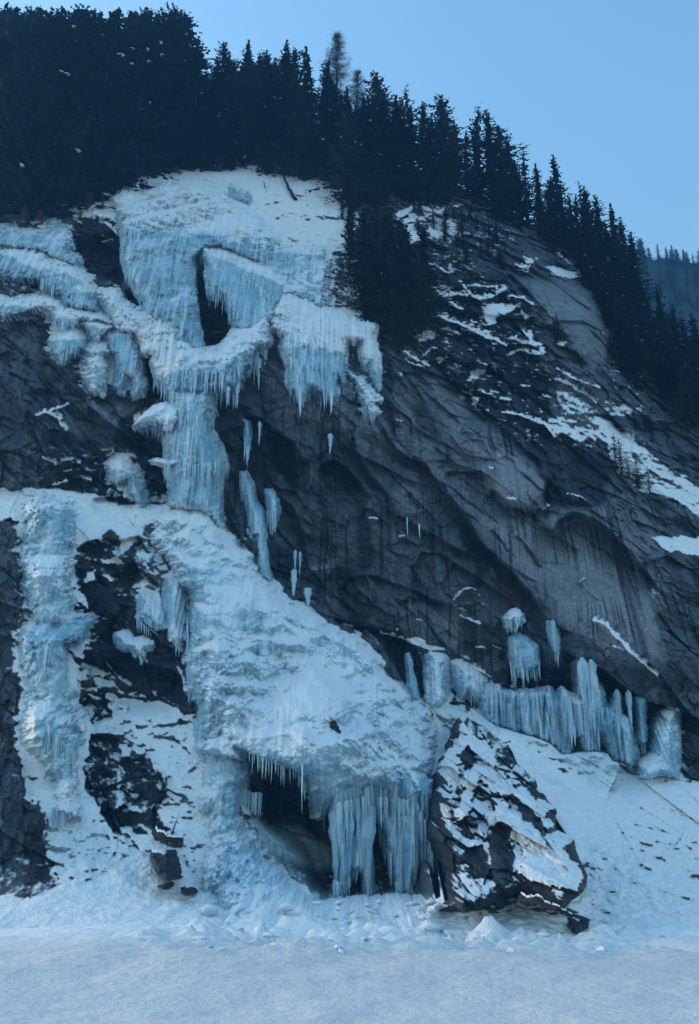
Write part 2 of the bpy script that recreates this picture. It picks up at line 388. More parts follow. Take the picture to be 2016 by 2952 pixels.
# upper fall: broad curtain under the forest edge
A1 = sheet('frozen_waterfall', 'tall broad frozen waterfall pouring over the top of the cliff below the forest edge', 'frozen waterfall',
    [(322,577),(352,545),(400,556),(470,520),(540,522),(600,545),(680,585),(760,640),(800,690),(770,760),(700,745),(640,715),(590,720),(556,745),(553,825),(560,900),(578,1000),(520,1010),(470,940),(425,905),(400,850),(372,800),(360,745),(352,670),(340,620)],
    th=3.2, Rr=16, flute=.9, lump=.6, terr=1.2, tper=6.5, seed=1, rim=.25, tiers=lambda u, v: saw(v+.25*(u-450), [520,570,612,672,860,1100], 2.0), snowb=lambda u, v: .55-.95*ss(600, 720, v+.2*(520-u)), warp=4)
fringe(A1, [(354,700,60),(372,770,50),(400,840,30)], 8); fringe(A1, [(425,890,20),(470,900,10)], 8)
fringe(A1, [(350,665,60),(420,690,60),(480,680,70),(560,700,60)], 10, off=-.3)
fringe(A1, [(545,760,40),(556,840,60),(560,900,30)], 8)
fringe(A1, [(545,620,50),(600,650,50),(650,680,60),(690,720,60)], 9, off=-.2)
# right sloping ramp with its hanging curtain
A2 = sheet('hanging_ice_curtain', 'ice curtain hanging under the bright diagonal ramp, right of the tall upper fall', 'ice curtain',
    [(560,700),(600,705),(650,712),(700,735),(760,768),(820,815),(825,850),(800,885),(790,915),(765,940),(738,950),(700,948),(682,940),(668,905),(655,875),(640,850),(622,830),(612,852),(603,850),(600,800),(602,765),(585,745)],
    th=3.6, Rr=12, flute=.9, lump=.3, terr=.0, seed=2, rim=.25, halo=.15, snowb=lambda u, v: .75*ss(22, 4, v-(700+(u-560)*.42))-.35, warp=3)
fringe(A2, [(602,800,70),(612,835,60),(625,815,70),(655,850,70),(682,905,50),(700,930,20)], 8)
fringe(A2, [(620,760,60),(680,790,70),(740,830,80),(790,870,60)], 11, off=-.4)
fringe(A2, [(663,745,45),(700,765,55),(745,800,60)], 7, off=-.3)
# band above the ramp and the small blue tiers in the snow field
A4 = sheet('ice_band', 'low pale ice band along the foot of the top snow field', 'ice band',
    [(640,560),(700,600),(740,668),(762,690),(765,722),(830,712),(935,722),(950,760),(942,820),(946,880),(925,890),(890,865),(840,850),(800,850),(760,812),(720,780),(690,745),(650,700),(640,650)],
    th=2.2, Rr=12, flute=.7, lump=.5, terr=.8, tper=6, seed=3, rim=.25, snowb=-.05, warp=6)
fringe(A4, [(700,700,30),(740,715,50),(790,745,50),(850,745,40),(920,745,45)], 9, off=-.2)
fringe(A4, [(830,800,30),(880,830,35),(935,850,40)], 9, off=-.2)
for i, (u, v, w_, h_, lb) in enumerate([(600,615,70,50,'blue ice step in the top snow field, highest of the small steps'), (690,560,46,40,'small blue ice step just below the first row of tree trunks'), (545,640,60,44,'small blue ice step in the snow above the upper fall'),(370,640,55,50,'short blue ice step at the upper left rim of the tall fall')]):
    s_ = sheet('ice_step', lb, 'ice step', [(u-w_/2,v-h_/2),(u+w_*.1,v-h_*.55),(u+w_/2,v-h_*.2),(u+w_*.55,v+h_/2),(u,v+h_*.4),(u-w_*.5,v+h_*.25)], th=2.4, Rr=10, flute=.5, lump=.4, seed=40+i, hard=.3, snowb=-.25, warp=4, group='blue ice steps in the snow field')
    fringe(s_, [(u-w_*.4,v+2,22),(u+w_*.4,v+8,26)], 9)
# bowl shaped ledge
A3 = sheet('ice_ledge', 'snowy bowl shaped ice ledge curving under the dark hollow and fringed with icicles', 'ice ledge',
    z1((430,770),(545,765),(600,850),(650,890),(740,905),(770,855),(870,850),(940,890),(985,1010),(1040,1100),(1100,1145),(1180,1150),(1260,1090),(1320,1010),(1420,980),(1500,900),(1590,862),(1580,900),(1535,960),(1525,1105),(1480,1130),(1440,1170),(1400,1250),(1350,1300),(1345,1370),(1320,1400),(1220,1390),(1120,1430),(1000,1440),(880,1430),(800,1340),(760,1200),(700,1180),(680,1100),(660,1040),(560,1045),(500,960)),
    th=5.0, Rr=20, flute=.5, lump=1.0, terr=.5, tper=6, seed=4, rim=.25, warp=4, lean=0,
    snowb=lambda u, v: .40-1.1*ss(1045, 1075, v+.25*(u-600)))
fringe(A3, z1((770,1250),(800,1340),(860,1410)) and [(442,1050,50),(452,1090,60),(478,1125,40)], 8)
fringe(A3, [(590,1120,50),(620,1125,60),(650,1120,50),(688,1110,90)], 8, hard=.45)
fringe(A3, [(690,1060,60),(735,1035,70),(770,990,60)], 9, hard=.5)
fringe(A3, [(500,1075,60),(560,1080,70),(640,1080,60),(690,1060,60)], 10, off=-.3)
for (u, v, l, w_) in [(748,1040,88,17),(765,1000,100,17),(686,1110,70,15),(658,1120,50,13),(640,1120,45,12)]: one_icicle(A3, u, v, l, w_, surfY(u-4, v-20))
# the tall column
Cc = sheet('ice_column', 'tall bluish ice column falling free from the bowl shaped ledge to the snowy shelf', 'ice column',
    z1((860,1380),(1150,1380),(1160,1560))+z4((1145,60),(1148,200),(1210,300),(1250,440),(1220,520),(1215,690),(1250,850),(1180,830),(1090,740),(890,700),(885,520),(850,480),(860,380),(850,250),(880,180),(880,20)),
    th=5.2, Rr=34, flute=1.0, lump=.45, terr=.25, tper=3.5, seed=5, rim=.25, halo=.15, snowb=-.30, warp=3, skirt=2.5)
fringe(Cc, z4((860,150),(860,330)) and [(480,1215,60),(484,1320,60),(480,1355,40)], 7)
fringe(Cc, [(500,1180,60),(560,1200,60),(605,1240,60)], 11, off=-.3); fringe(Cc, [(495,1330,60),(560,1350,60),(630,1340,60)], 11, off=-.3)
fringe(Cc, [(620,1150,70),(605,1150,60)], 9)
Mu = sheet('ice_mushroom', 'snow capped ice mushroom sticking out left of the tall column with a row of icicles', 'ice mushroom',
    z4((636,182),(660,140),(710,90),(780,38),(860,22),(960,60),(960,130),(900,215),(850,215),(820,160),(740,150),(690,160)), th=6.0, Rr=16, flute=.2, lump=.7, seed=6, rim=.8, snowb=.35, warp=3)
fringe(Mu, z4((655,172),(700,160)) and [(390,1224,24),(420,1218,42),(450,1220,42),(475,1238,60)], 6, hard=.5)
M2 = sheet('ice_mushroom', 'small snow topped ice fin halfway down the left side of the tall column', 'ice mushroom',
    z4((745,405),(800,388),(890,400),(950,385),(950,420),(880,440),(830,430)), th=6.0, Rr=8, flute=.1, lump=.4, seed=7, rim=.8, halo=.15, snowb=.6, warp=2)
fringe(M2, [(473,1342,42),(492,1342,55)], 6)
# side pillars right of the column
P1 = sheet('ice_pillar', 'long smooth ice pillar standing beside the tall column and reaching the apron', 'ice pillar',
    z4((1345,480),(1390,475),(1430,560),(1450,660),(1500,740),(1510,900),(1530,1000),(1550,1190),(1480,1160),(1450,1050),(1430,900),(1400,880),(1380,760),(1345,600)),
    th=3.4, Rr=16, flute=.5, lump=.2, seed=8, rim=.35, EX=8, halo=.15, snowb=-.8, warp=2, skirt=2)
fringe(P1, [(712,1530,40),(730,1560,40)], 9)
P2 = sheet('ice_pillar', 'ragged hanging ice tongue right of the long smooth pillar', 'ice pillar',
    z5((150,590),(190,585),(235,660),(240,700),(215,790),(195,850),(170,800),(155,700)), th=3.0, Rr=12, flute=.5, lump=.2, seed=9, rim=.35, EX=8, halo=.15, snowb=-.8, warp=2)
fringe(P2, [(770,1480,60),(785,1500,55),(798,1470,50)], 9, hard=.6)
P3 = sheet('ice_pillar', 'thin ice spindle hanging above the long smooth pillar', 'ice pillar',
    z5((5,140),(45,150),(50,240),(45,300),(20,300),(10,220)), th=2.4, Rr=8, flute=.4, lump=.2, seed=10, rim=.35, EX=8, halo=.15, snowb=-.8, warp=2)
fringe(P3, [(706,1270,85),(722,1270,80)], 9, hard=.7)
for (u, v, l, w_, lb) in [(848,1640,105,20,'short thick icicle standing on the right edge of the apron'), (866,1590,75,9,'thin icicle just right of the short thick icicle'), (888,1695,60,26,'stubby ice stump at the apron edge under the dark wall'),
        (852,1585,70,10,'slim icicle above the short thick icicle'), (750,1215,70,12,'thin icicle in the shaded niche right of the tall column'), (953,1250,60,16,'frayed icicle tuft hanging alone on the grey wall'), (1174,1490,60,5,'hair thin icicle under the grey bulge'), (1209,1510,45,5,'short hair thin icicle right of the grey bulge')]:
    Y = float(D0at(u, v))-1.6; z0 = zat(v, Y); x = float(world(u, v, Y)[0]); L_ = z0-zat(v+l, Y)
    o = bpy.data.objects.new('icicle', IC[random.randrange(len(IC))]); C.objects.link(o); r = w_*.5*Y/FPX/CP
    o.location = (x, Y, z0); o.scale = (r, r*1.4, L_); tag(o, lb, 'icicle')
# right branch
B = sheet('hanging_ice_curtain', 'wide ice curtain hanging over the grey overhang right of the bowl shaped ledge', 'ice curtain',
    z2((215,790),(300,785),(420,825),(520,890),(620,905),(700,950),(850,980),(875,1000),(845,1070),(880,1180),(892,1260),(885,1400),(855,1330),(825,1230),(800,1270),(782,1200),(770,1090),(690,1095),(672,1150),(665,1300),(650,1370),(620,1330),(622,1430),(590,1470),(540,1450),(500,1430),(450,1400),(420,1460),(360,1440),(308,1400),(298,1260),(252,1130),(270,1065),(180,1010),(188,890)),
    th=4.0, Rr=16, flute=.9, lump=.6, terr=.5, tper=7, seed=11, rim=.25, snowb=lambda u, v: .45-1.0*ss(960, 1010, v-.15*(u-800))+.6*ss(960, 1010, u)*ss(1150, 1000, v), warp=3, skirt=1.5)
fringe(B, [(836,1105,50),(865,1125,70),(885,1120,40)], 7, hard=.45); fringe(B, [(900,1110,50),(925,1125,60),(950,1130,60),(972,1110,50)], 7, hard=.45)
fringe(B, [(838,1040,80),(880,1060,80),(940,1070,80)], 12, off=-.4)
fringe(B, [(965,1070,50),(990,1090,40)], 8); fringe(B, [(905,985,30),(925,990,40)], 6); fringe(B, [(1000,985,70),(1050,1000,60)], 10, off=.8)
for (u, v, l, w_) in [(990,1080,55,16),(1087,1080,75,16),(1052,1040,40,13),(867,1130,75,14),(955,1130,68,14)]: one_icicle(B, u, v, l, w_, surfY(u, v-20))
W1 = sheet('rime_streak', 'mottled rime and snow streak trailing down right of the wide hanging curtain', 'frozen streak',
    z2((680,1280),(740,1330),(800,1330),(840,1380),(860,1440),(900,1480),(870,1500),(885,1560),(850,1600),(800,1540),(770,1440),(740,1380)), th=2.2, Rr=8, flute=.4, lump=.8, terr=.6, tper=1.6, seed=12, snowb=.15, warp=7)
fringe(W1, [(1045,1185,30),(1080,1195,30)], 6)
# left upper tiers
L1 = sheet('ice_tier', 'blue ice tier at the far left, highest of the left tiers', 'ice tier',
    [(-150,640),(60,660)]+z1((40,365),(90,358),(105,300),(135,290),(155,365),(222,368),(225,470),(200,500),(200,520),(250,552),(278,556),(272,615),(200,585),(100,540),(20,500))+[(60,715),(-150,700)], th=3, Rr=12, flute=.7, lump=.4, seed=13, halo=1.05, halor=40, snowb=-.25, warp=6)
fringe(L1, z1((50,470),(200,480)) and [(110,700,30),(185,700,32)], 8); fringe(L1, [(205,745,20),(220,750,26)], 7)
L2 = sheet('ice_tier', 'second ice tier on the left with a rounded snowy top', 'ice tier',
    [(-150,700),(50,715)]+z1((30,500),(100,545),(200,580),(270,622),(330,700),(400,800),(415,870),(395,895),(330,880),(270,890),(230,860),(200,870),(160,800),(120,790),(90,740),(40,700))+[(50,800),(-150,790)], th=4, Rr=18, flute=.7, lump=.5, seed=14, halo=1.05, halor=40, snowb=lambda u, v: .5-1.2*ss(10, 50, v-(725+(u-60)*.45)), warp=6)
fringe(L2, [(125,790,45),(150,820,50),(175,850,40),(280,880,20)], 8); fringe(L2, [(120,790,50),(190,800,60),(250,830,50)], 11, off=-.3)
L3 = sheet('ice_tier', 'third ice tier on the left, running down to the bowl shaped ledge', 'ice tier',
    [(-150,845),(50,855)]+z1((30,800),(70,808),(200,870),(330,888),(420,912),(520,980),(640,1000),(665,1035),(540,1035),(470,985),(400,965),(310,960),(280,985),(200,1000),(165,990),(120,940),(80,895),(30,880))+[(50,905),(-150,900)], th=4, Rr=14, flute=.5, lump=.5, seed=15, halo=1.05, halor=40, snowb=lambda u, v: .5-1.0*ss(6, 32, v-(868+(u-60)*.30)), warp=6)
fringe(L3, [(150,905,30),(172,920,45),(200,930,30),(250,925,30),(290,915,20)], 8)
B1 = sheet('ice_bulb', 'round snow capped ice bulb fringed with icicles at the left, above the bare rock', 'ice bulb',
    z1((98,1085),(135,1020),(210,990),(285,995),(335,1065),(330,1120),(290,1160),(240,1180),(175,1200),(120,1170)), th=5, Rr=34, flute=.2, lump=.7, seed=16, halo=1.05, halor=40, snowb=lambda u, v: .5-1.1*ss(975, 985, v), warp=3)
fringe(B1, [(148,985,70),(170,1010,50),(200,1000,60),(235,990,40)], 7, hard=.45)
B2 = sheet('ice_bulb', 'lumpy snow covered ice bulb right of the round one', 'ice bulb',
    z1((308,1190),(350,1110),(420,1080),(500,1110),(500,1150),(470,1200),(465,1270),(450,1340),(430,1430),(370,1420),(320,1330),(303,1270)), th=4.6, Rr=24, flute=.4, lump=1.2, seed=17, halo=1.05, halor=40, snowb=.2, warp=5)
fringe(B2, [(240,1075,45),(290,1085,50)], 7)
B3 = sheet('ice_drape', 'ragged ice drape hanging from the left end of the bowl shaped ledge', 'ice drape',
    z1((455,1035),(560,1030),(662,1035),(668,1120),(688,1250),(695,1340),(690,1400),(670,1440),(648,1460),(640,1330),(600,1310),(590,1370),(560,1430),(530,1400),(540,1300),(525,1180),(480,1140)), th=3.2, Rr=12, flute=.7, lump=.6, seed=18, halo=1.05, halor=40, snowb=-.05, warp=5)
fringe(B3, [(385,1110,50),(402,1120,40)], 8); fringe(B3, [(340,1100,30),(360,1100,30)], 6); fringe(B3, [(330,950,30),(300,960,40)], 6)
B4 = sheet('ice_drape', 'little ice drape with frosted top under the third left tier', 'ice drape',
    z1((310,975),(350,945),(430,960),(530,1010),(470,1040),(430,1080),(400,1090),(370,1080),(340,1020)), th=4, Rr=12, flute=.4, lump=.8, seed=19, halo=1.05, halor=40, snowb=.1, warp=5)
# mid left frosted boulder bulge
B5 = sheet('ice_bulb', 'drooping snow and ice hood on the dark rock left of the tall column', 'ice bulb',
    z4((480,430),(540,375),(590,385),(650,450),(665,500),(690,560),(708,610),(705,660),(690,690),(650,640),(620,600),(600,520),(540,560),(490,530)), th=3.6, Rr=18, flute=.3, lump=.8, seed=20, halo=1.05, halor=40, snowb=lambda u, v: .5-.8*ss(1350, 1375, v), warp=4)
fringe(B5, [(398,1430,35),(408,1435,25)], 6)
# the big apron
AP = sheet('ice_apron', 'huge mottled apron of ice and rime spreading below the tall column in the middle', 'ice apron',
    [(438,1490),(480,1462),(585,1462),(620,1478),(650,1518),(690,1562),(735,1590),(760,1650),(800,1682),(850,1738),(900,1762),(960,1795),(1040,1835),(1080,1860),(1100,1885),(1130,1930),(1170,1985),(1235,2035),(1252,2060),(1262,2110),(1255,2180),(1245,2260),(1250,2310),(1150,2312),(1050,2302),(1015,2298),(955,2340),(925,2368),(900,2355),(893,2290),(870,2235),(815,2208),(745,2190),(700,2165),(690,2190),(600,2178),(560,2160),(555,2085),(560,2040),(538,1990),(530,1900),(540,1840),(545,1760),(548,1705),(520,1680),(500,1640),(470,1600),(430,1560)],
    th=3.6, Rr=34, flute=.2, lump=1.4, terr=.6, tper=4.5, seed=21, EX=10, bulges=[(900,2060,130,110,2.6),(640,1960,60,160,1.2),(1120,2150,110,90,1.4),(600,1640,70,70,1.5),(820,1800,120,50,1.3),(760,2010,50,40,-1.4),(1010,1990,60,90,-1.2),(720,1560,60,50,1.)], halo=.0, big=2.6, tiers=lambda u, v: saw(v+.12*(u-800)+90*fbm(u*.006, v*.006, 3., 4), [1400,1560,1690,1830,1975,2110,2230,2420], 1.2, .22), warp=4, fine=.34, thr=.41,
    snowb=lambda u, v: .10+.30*ss(90, 20, np.hypot(u-860, (v-2080)*.8)/1.6)+.3*ss(1600, 1500, v)-.25*ss(50, 10, np.abs(u-560))*ss(1700, 1800, v)-.35*ss(2180, 2300, v)*ss(1000, 1050, u))
fringe(AP, [(541,1790,70),(545,1900,70),(548,2000,50)], 8, off=.2)
fringe(AP, [(585,1570,30),(640,1580,30)], 9, off=-.2)
fringe(AP, [(700,2158,60),(745,2175,70),(800,2195,65),(860,2220,60),(880,2270,40)], 7, hard=.5, off=.3)
fringe(AP, [(862,2190,150),(876,2210,130)], 9, hard=.7); fringe(AP, [(897,2345,50),(925,2360,60),(955,2345,50)], 7, hard=.5)
fringe(AP, [(700,2160,70),(800,2195,60)], 8, off=.9)
# big lower left spill
LS = sheet('ice_spill', 'ice spill running from the apron down to the snow', 'ice spill',
    [(556,2060),(640,2060),(696,2080),(698,2290),(712,2390),(740,2440),(790,2490),(830,2540),(880,2585),(930,2612),(1010,2600),(1100,2592),(1230,2590),(1245,2640),(1180,2700),(1060,2728),(900,2722),(780,2700),(660,2645),(600,2560),(610,2450),(590,2360),(575,2300),(590,2230)],
    th=lambda u, v: (1.6+1.6*ss(2150, 2280, v))*ss(2690, 2560, v)-.8*ss(2600, 2680, v), Rr=30, flute=.3, lump=1.5, terr=.8, tper=4.4, seed=22, big=1.6, hard=0., warp=7, fine=.18, thr=.5, snowb=lambda u, v: -.1-.3*ss(120, 30, np.abs(u-700+(2350-v)*.25))*ss(2560, 2440, v)+.25*ss(2560, 2660, v))
fringe(LS, [(700,2290,120),(730,2300,90),(755,2300,90)], 11, off=1.5, hard=.7)
# front pillars
PC = sheet('ice_pillar_curtain', 'row of thick pale blue ice pillars standing under the apron', 'ice curtain',
    [(950,2345),(965,2270),(1015,2240),(1060,2240),(1120,2240),(1180,2240),(1250,2250),(1262,2400),(1275,2500),(1284,2605),(1245,2598),(1222,2500),(1205,2560),(1195,2578),(1140,2575),(1128,2500),(1112,2410),(1098,2378),(1078,2368),(1070,2400),(1076,2480),(1083,2598),(1045,2598),(1040,2520),(1030,2515),(1012,2555),(985,2575),(968,2575),(960,2500),(957,2400)],
    th=3.6, Rr=22, flute=1.4, lump=.3, seed=23, rim=.8, halo=.15, depth=lambda u, v: 82.8+0*u-.6*ss(1100, 1270, u), foot=[(950,2600),(1120,2606),(1285,2612)], snowb=lambda u, v: -.85+.4*ss(1190, 1230, u), warp=2, skirt=2.2, fine=.08)
fringe(PC, [(962,2550,55),(985,2560,40),(1010,2540,40)], 7, hard=.5); fringe(PC, [(1090,2375,70),(1115,2400,110),(1128,2480,90)], 8, hard=.5)
fringe(PC, [(1142,2555,35),(1190,2560,35)], 6); fringe(PC, [(965,2335,120),(1010,2320,150),(1050,2310,150)], 17, off=-.4)
fringe(PC, [(1090,2310,100),(1180,2320,120)], 15, off=-.3); fringe(PC, [(1200,2330,160),(1240,2400,150)], 14, off=-.1)
for (u, v, l, w_) in [(1062,2330,300,46),(1000,2330,250,60),(970,2350,210,40),(1150,2350,250,56),(1180,2360,230,46),(1030,2310,240,40)]: one_icicle(PC, u, v, l, w_, surfY(u, v-10)+.7)
# left flow along the picture edge
F = sheet('ice_flow', 'long blue ice flow descending along the left side past the dark outcrop', 'ice flow',
    [(70,1440),(120,1432),(205,1452),(210,1560),(202,1640),(212,1760),(262,1802),(245,1850),(196,1862),(200,1950),(200,2030),(226,2055),(226,2200),(232,2270),(240,2320),(236,2365),(200,2352),(168,2340),(150,2240),(130,2200),(100,2170),(66,2140),(84,2000),(60,1900),(90,1780),(66,1620)],
    th=lambda u, v: 2.6-1.3*ss(2080, 2250, v), Rr=30, flute=.25, lump=1.3, terr=.6, tper=5, seed=24, warp=9, hard=0., EX=26, big=1.5, halo=1.1, halor=50, tiers=lambda u, v: saw(v-.35*(u-160)*ss(1900, 2060, v), [1425,1600,1800,2040,2310,2450,2620], 3.2), snowb=lambda u, v: -.05-.35*ss(1600, 1660, v)*ss(2040, 1980, v)*ss(40, 90, v-1640)-.2*ss(2080, 2120, v)*ss(2220, 2160, v)+.35*ss(2200, 2330, v))
fringe(F, [(125,1870,80),(160,1880,90),(190,1880,60)], 12, off=-.4); fringe(F, [(130,2090,80),(170,2140,90),(215,2190,90)], 9, off=-.5); fringe(F, [(150,2340,60),(200,2350,60)], 10, off=-.3)
# right ice curtain
RC = sheet('ice_curtain_wall', 'wide blue ice curtain under the lower lip of the grey wall at the right', 'ice curtain',
    z7((300,520),(380,478),(480,530),(600,545),(770,530),(805,600),(830,530),(880,560),(948,600),(932,350),(1040,370),(1070,480),(1112,560),(1122,640),(1150,640),(1190,560),(1215,640),(1225,700),(1275,740),(1310,850),(1342,960),(1332,1030),(1290,1070),(1230,1020),(1160,1020),(1130,960),(1090,830),(1085,950),(980,950),(955,850),(900,850),(905,960),(830,965),(760,900),(640,845),(500,810),(400,780),(320,730)),
    th=3.2, Rr=14, flute=1.5, lump=.5, terr=.3, tper=8, depth=lambda u, v: 93.-(u-1600)*.007, seed=25, rim=.2, EX=10, halo=.15, snowb=-.32, warp=4, skirt=2, foot=z7((320,735),(400,780),(500,810),(640,850),(760,905),(830,965),(905,960),(985,950),(1085,955),(1130,970),(1160,1020),(1230,1020),(1290,1075)))
fringe(RC, [(1400,2000,60),(1500,2010,70),(1590,2010,70)], 11, off=-.3); fringe(RC, [(1560,2060,70),(1640,2090,60),(1660,2110,50)], 9, off=.1)
fringe(RC, [(1665,1960,60),(1740,2010,60),(1725,2040,50)], 9, off=0.); fringe(RC, [(1740,2060,90),(1790,2110,70),(1830,2170,50)], 9); fringe(RC, [(1640,2100,50),(1665,2110,50)], 6)
fringe(RC, [(1755,2000,60),(1780,2000,50)], 7); fringe(RC, [(1570,2130,40),(1600,2140,30)], 6); fringe(RC, [(1690,2060,110),(1720,2070,100)], 8, off=-.3)
for (u, v, l, w_) in [(1680,1915,260,34),(1705,1920,250,30),(1780,2000,150,20),(1812,2000,115,18)]: one_icicle(RC, u, v, l, w_, surfY(1690, 1960)+.4 if u < 1720 else float(D0at(u, v))-2.5)
def lone(name, lb, cat, poly, fr, seed, th=3.2, snowb=-.7, group=None, Rr=14):
    soft = seed in (36, 37, 38, 39, 44, 45)
    s_ = sheet(name, lb, cat, poly, halo=.9 if soft else .15, rim=0. if soft else .3, hard=.6 if soft else 1., EX=18 if soft else 8, th=th, Rr=Rr, flute=.6, lump=.3, seed=seed, snowb=snowb, warp=2, skirt=1.6, group=group)
    for f_ in fr: fringe(s_, f_, 7, hard=.5)
    return s_
lone('hanging_ice_cluster', 'jellyfish shaped ice cluster hanging from the grey wall above the right curtain', 'ice cluster', z7((490,195),(555,168),(620,195),(692,245),(700,360),(660,400),(600,420),(530,400),(497,310)), [[(1473,1920,65),(1490,1915,70),(1520,1930,45),(1540,1930,45),(1556,1915,50)]], 30)
lone('hanging_ice_cluster', 'frosted ice tuft on the wall just above the jellyfish shaped cluster', 'ice cluster', z7((458,70),(500,20),(540,8),(585,45),(592,85),(560,110),(530,100),(500,120),(470,110)), [[(1458,1790,50),(1480,1795,40),(1505,1785,30)]], 31, snowb=-.1)
lone('hanging_ice_cluster', 'fat single ice finger hanging right of the jellyfish shaped cluster', 'ice cluster', z7((748,90),(775,75),(803,95),(820,180),(825,280),(800,320),(775,280),(755,200)), [[(1595,1860,60),(1600,1870,60),(1610,1860,50)]], 32)
lone('hanging_ice_cluster', 'thick tapering ice tusk at the right end of the lower lip', 'ice cluster', z7((1310,590),(1350,585),(1390,595),(1385,760),(1388,880),(1360,900),(1340,860),(1318,700)), [[(1845,2120,60),(1860,2135,70)]], 33)
lone('hanging_ice_cluster', 'slim ice tusk left of the thick tapering tusk', 'ice cluster', z7((1262,580),(1285,575),(1298,620),(1302,720),(1290,760),(1272,700)), [[(1818,2060,50)]], 34)
lone('ice_pillar', 'pale ice sliver in the dark cleft above the right snow ramp', 'ice pillar', z9((1070,310),(1085,305),(1105,400),(1135,500),(1150,600),(1110,590),(1080,500)), [], 35, th=2.2, Rr=8)
lone('ice_drape', 'mottled ice drape right of the dark cleft, ending on the snow ramp', 'ice drape', z9((1160,225),(1230,260),(1330,340),(1340,480),(1350,600),(1300,650),(1235,640),(1220,480),(1215,350)), [], 36, th=1.8, snowb=.1)
lone('ice_drape', 'frosty ice drape below the left end of the lower lip', 'ice drape', z9((1390,370),(1430,355),(1480,390),(1540,420),(1587,480),(1587,600),(1540,610),(1480,560),(1440,600),(1410,500)), [[(1350,2010,30),(1380,2010,30)]], 37, snowb=.05)
lone('ice_drape', 'snowy blue ice drape at the right edge below the wall', 'ice drape', z7((1500,700),(1580,690),(1587,1100),(1490,1080),(1440,1100),(1370,1100),(1365,1040),(1400,1000),(1440,960),(1450,880)), [[(1905,2110,50),(1915,2120,60)]], 38, snowb=.05)
lone('ice_drape', 'thin icicle edged ice scrap on the dark outcrop at the left', 'ice drape', z4((655,1240),(700,1230),(760,1290),(830,1400),(840,1480),(800,1500),(740,1440),(700,1430),(670,1420)), [[(395,1780,40),(420,1790,50),(440,1800,40)]], 39, th=1.3, snowb=.1)
lone('ice_drape', 'narrow rime drape between two dark slots left of the apron', 'ice drape', z4((860,1180),(950,1150),(960,1260),(955,1400),(965,1560),(940,1620),(900,1560),(880,1440),(850,1340)), [[(510,1850,40),(520,1850,50)]], 44, th=1.3, snowb=.1)
lone('ice_bulb', 'small star shaped snow and ice boss on the dark outcrop', 'ice bulb', z8((545,190),(600,175),(640,220),(700,215),(760,240),(715,290),(710,330),(670,310),(630,260),(570,260)), [[(405,1890,30),(414,1900,30)]], 45, th=1.8, snowb=.3, Rr=8)
# ================================================================== the cliff: displacement
rough = np.ones(U.shape); snb = np.full(U.shape, -.42); dark = np.zeros(U.shape); rust = np.zeros(U.shape); pale = np.zeros(U.shape); icy = np.zeros(U.shape)
def paint(F, val, pts, soft=10, warp=9, mode='set'):
    sl = sub(pts, soft+warp*2+10); sd = polysd(pts, U[sl]+WA1[sl]*warp*2, V[sl]+WB1[sl]*warp*2); m = ss(-soft, soft, sd)
    F[sl] = F[sl]*(1-m)+val*m if mode == 'set' else F[sl]+val*m
def pit(pts, dep, soft=16, warp=5): paint(DISP, dep, pts, soft, warp, 'add')
STR = R_(46); cs_, sn_ = math.cos(STR), math.sin(STR)
S_ = X0*cs_-Z0*sn_; T_ = X0*sn_+Z0*cs_              # along / across the dipping strata
wS = fbm(S_*.07, T_*.07, 2., 3)*2.4; wT = fbm(S_*.05, T_*.09, 5., 3)*1.3
DISP = np.zeros(U.shape)                            # positive = deeper into the rock
# regions: roughness, darkness, snow
LIP1 = [(700,1190),(757,1198),(800,1240),(850,1268),(903,1330),(965,1322),(1010,1352),(1044,1397)]
paint(rough, .75, [(760,1000),(1150,1080),(1560,1180),(1900,1440),(1920,2020),(1500,1960),(1000,1560),(850,1300)], 40)
paint(rough, .12, z6((300,850),(480,800),(780,840),(930,740),(1150,840),(1460,1220),(1500,1700),(1100,1560),(700,1250),(520,1020)), 20)
paint(rough, .10, z6((385,430),(560,380),(720,470),(720,600),(600,730),(470,660),(385,580)), 14)
paint(rough, .3, z3((600,700),(750,680),(980,700),(1100,800),(1190,1000),(1130,1200),(1060,1280),(850,1020),(700,850)), 14)
paint(rough, .5, [(1065,1800),(1500,1960),(1440,1980),(1300,1900),(1180,1850)], 14)
paint(pale, .55, [(800,1180),(1150,1330),(1360,1500),(1560,1740),(1900,2000),(1920,1500),(1700,1400),(1560,1500),(1500,1260),(1300,1180),(1000,1080)], 40)
paint(pale, 1., z6((250,230),(400,330),(560,380),(720,480),(720,600),(600,730),(500,700),(380,600),(330,450)), 16)
paint(pale, .9, z6((330,800),(480,840),(760,900),(900,1000),(1200,1150),(1460,1300),(1500,1700),(1300,1700),(900,1500),(700,1250),(520,1020)), 30)
paint(pale, .6, z3((600,700),(750,680),(980,700),(1100,800),(1190,1000),(1130,1200),(1060,1280),(950,1150),(850,1020),(760,980),(700,850)), 14)
paint(pale, .75, z3((690,1200),(760,1240),(790,1500),(760,1560),(720,1400)), 8); paint(pale, .6, z3((0,1340),(60,1350),(210,1480),(230,1587),(0,1587)), 10)
paint(pale, .7, z5((400,1100),(600,1050),(620,1110),(470,1180)), 8); paint(pale, .5, z5((1000,540),(1240,560),(1240,700),(1060,760),(980,640)), 12)
paint(pale, .5, z5((1000,1300),(1440,1340),(1440,1587),(1100,1560)), 16); paint(pale, .8, z7((50,60),(190,60),(190,290),(80,300)), 10); paint(pale, .55, z1((130,560),(340,440),(400,640),(420,720),(300,640)), 14)
for q in (z1((150,1340),(330,1500),(330,1587),(150,1587)), z4((150,0),(340,20),(350,230),(190,200)), z4((350,0),(640,60),(560,200),(400,140)), z4((710,470),(790,510),(740,580))): paint(pale, .7, q, 14)
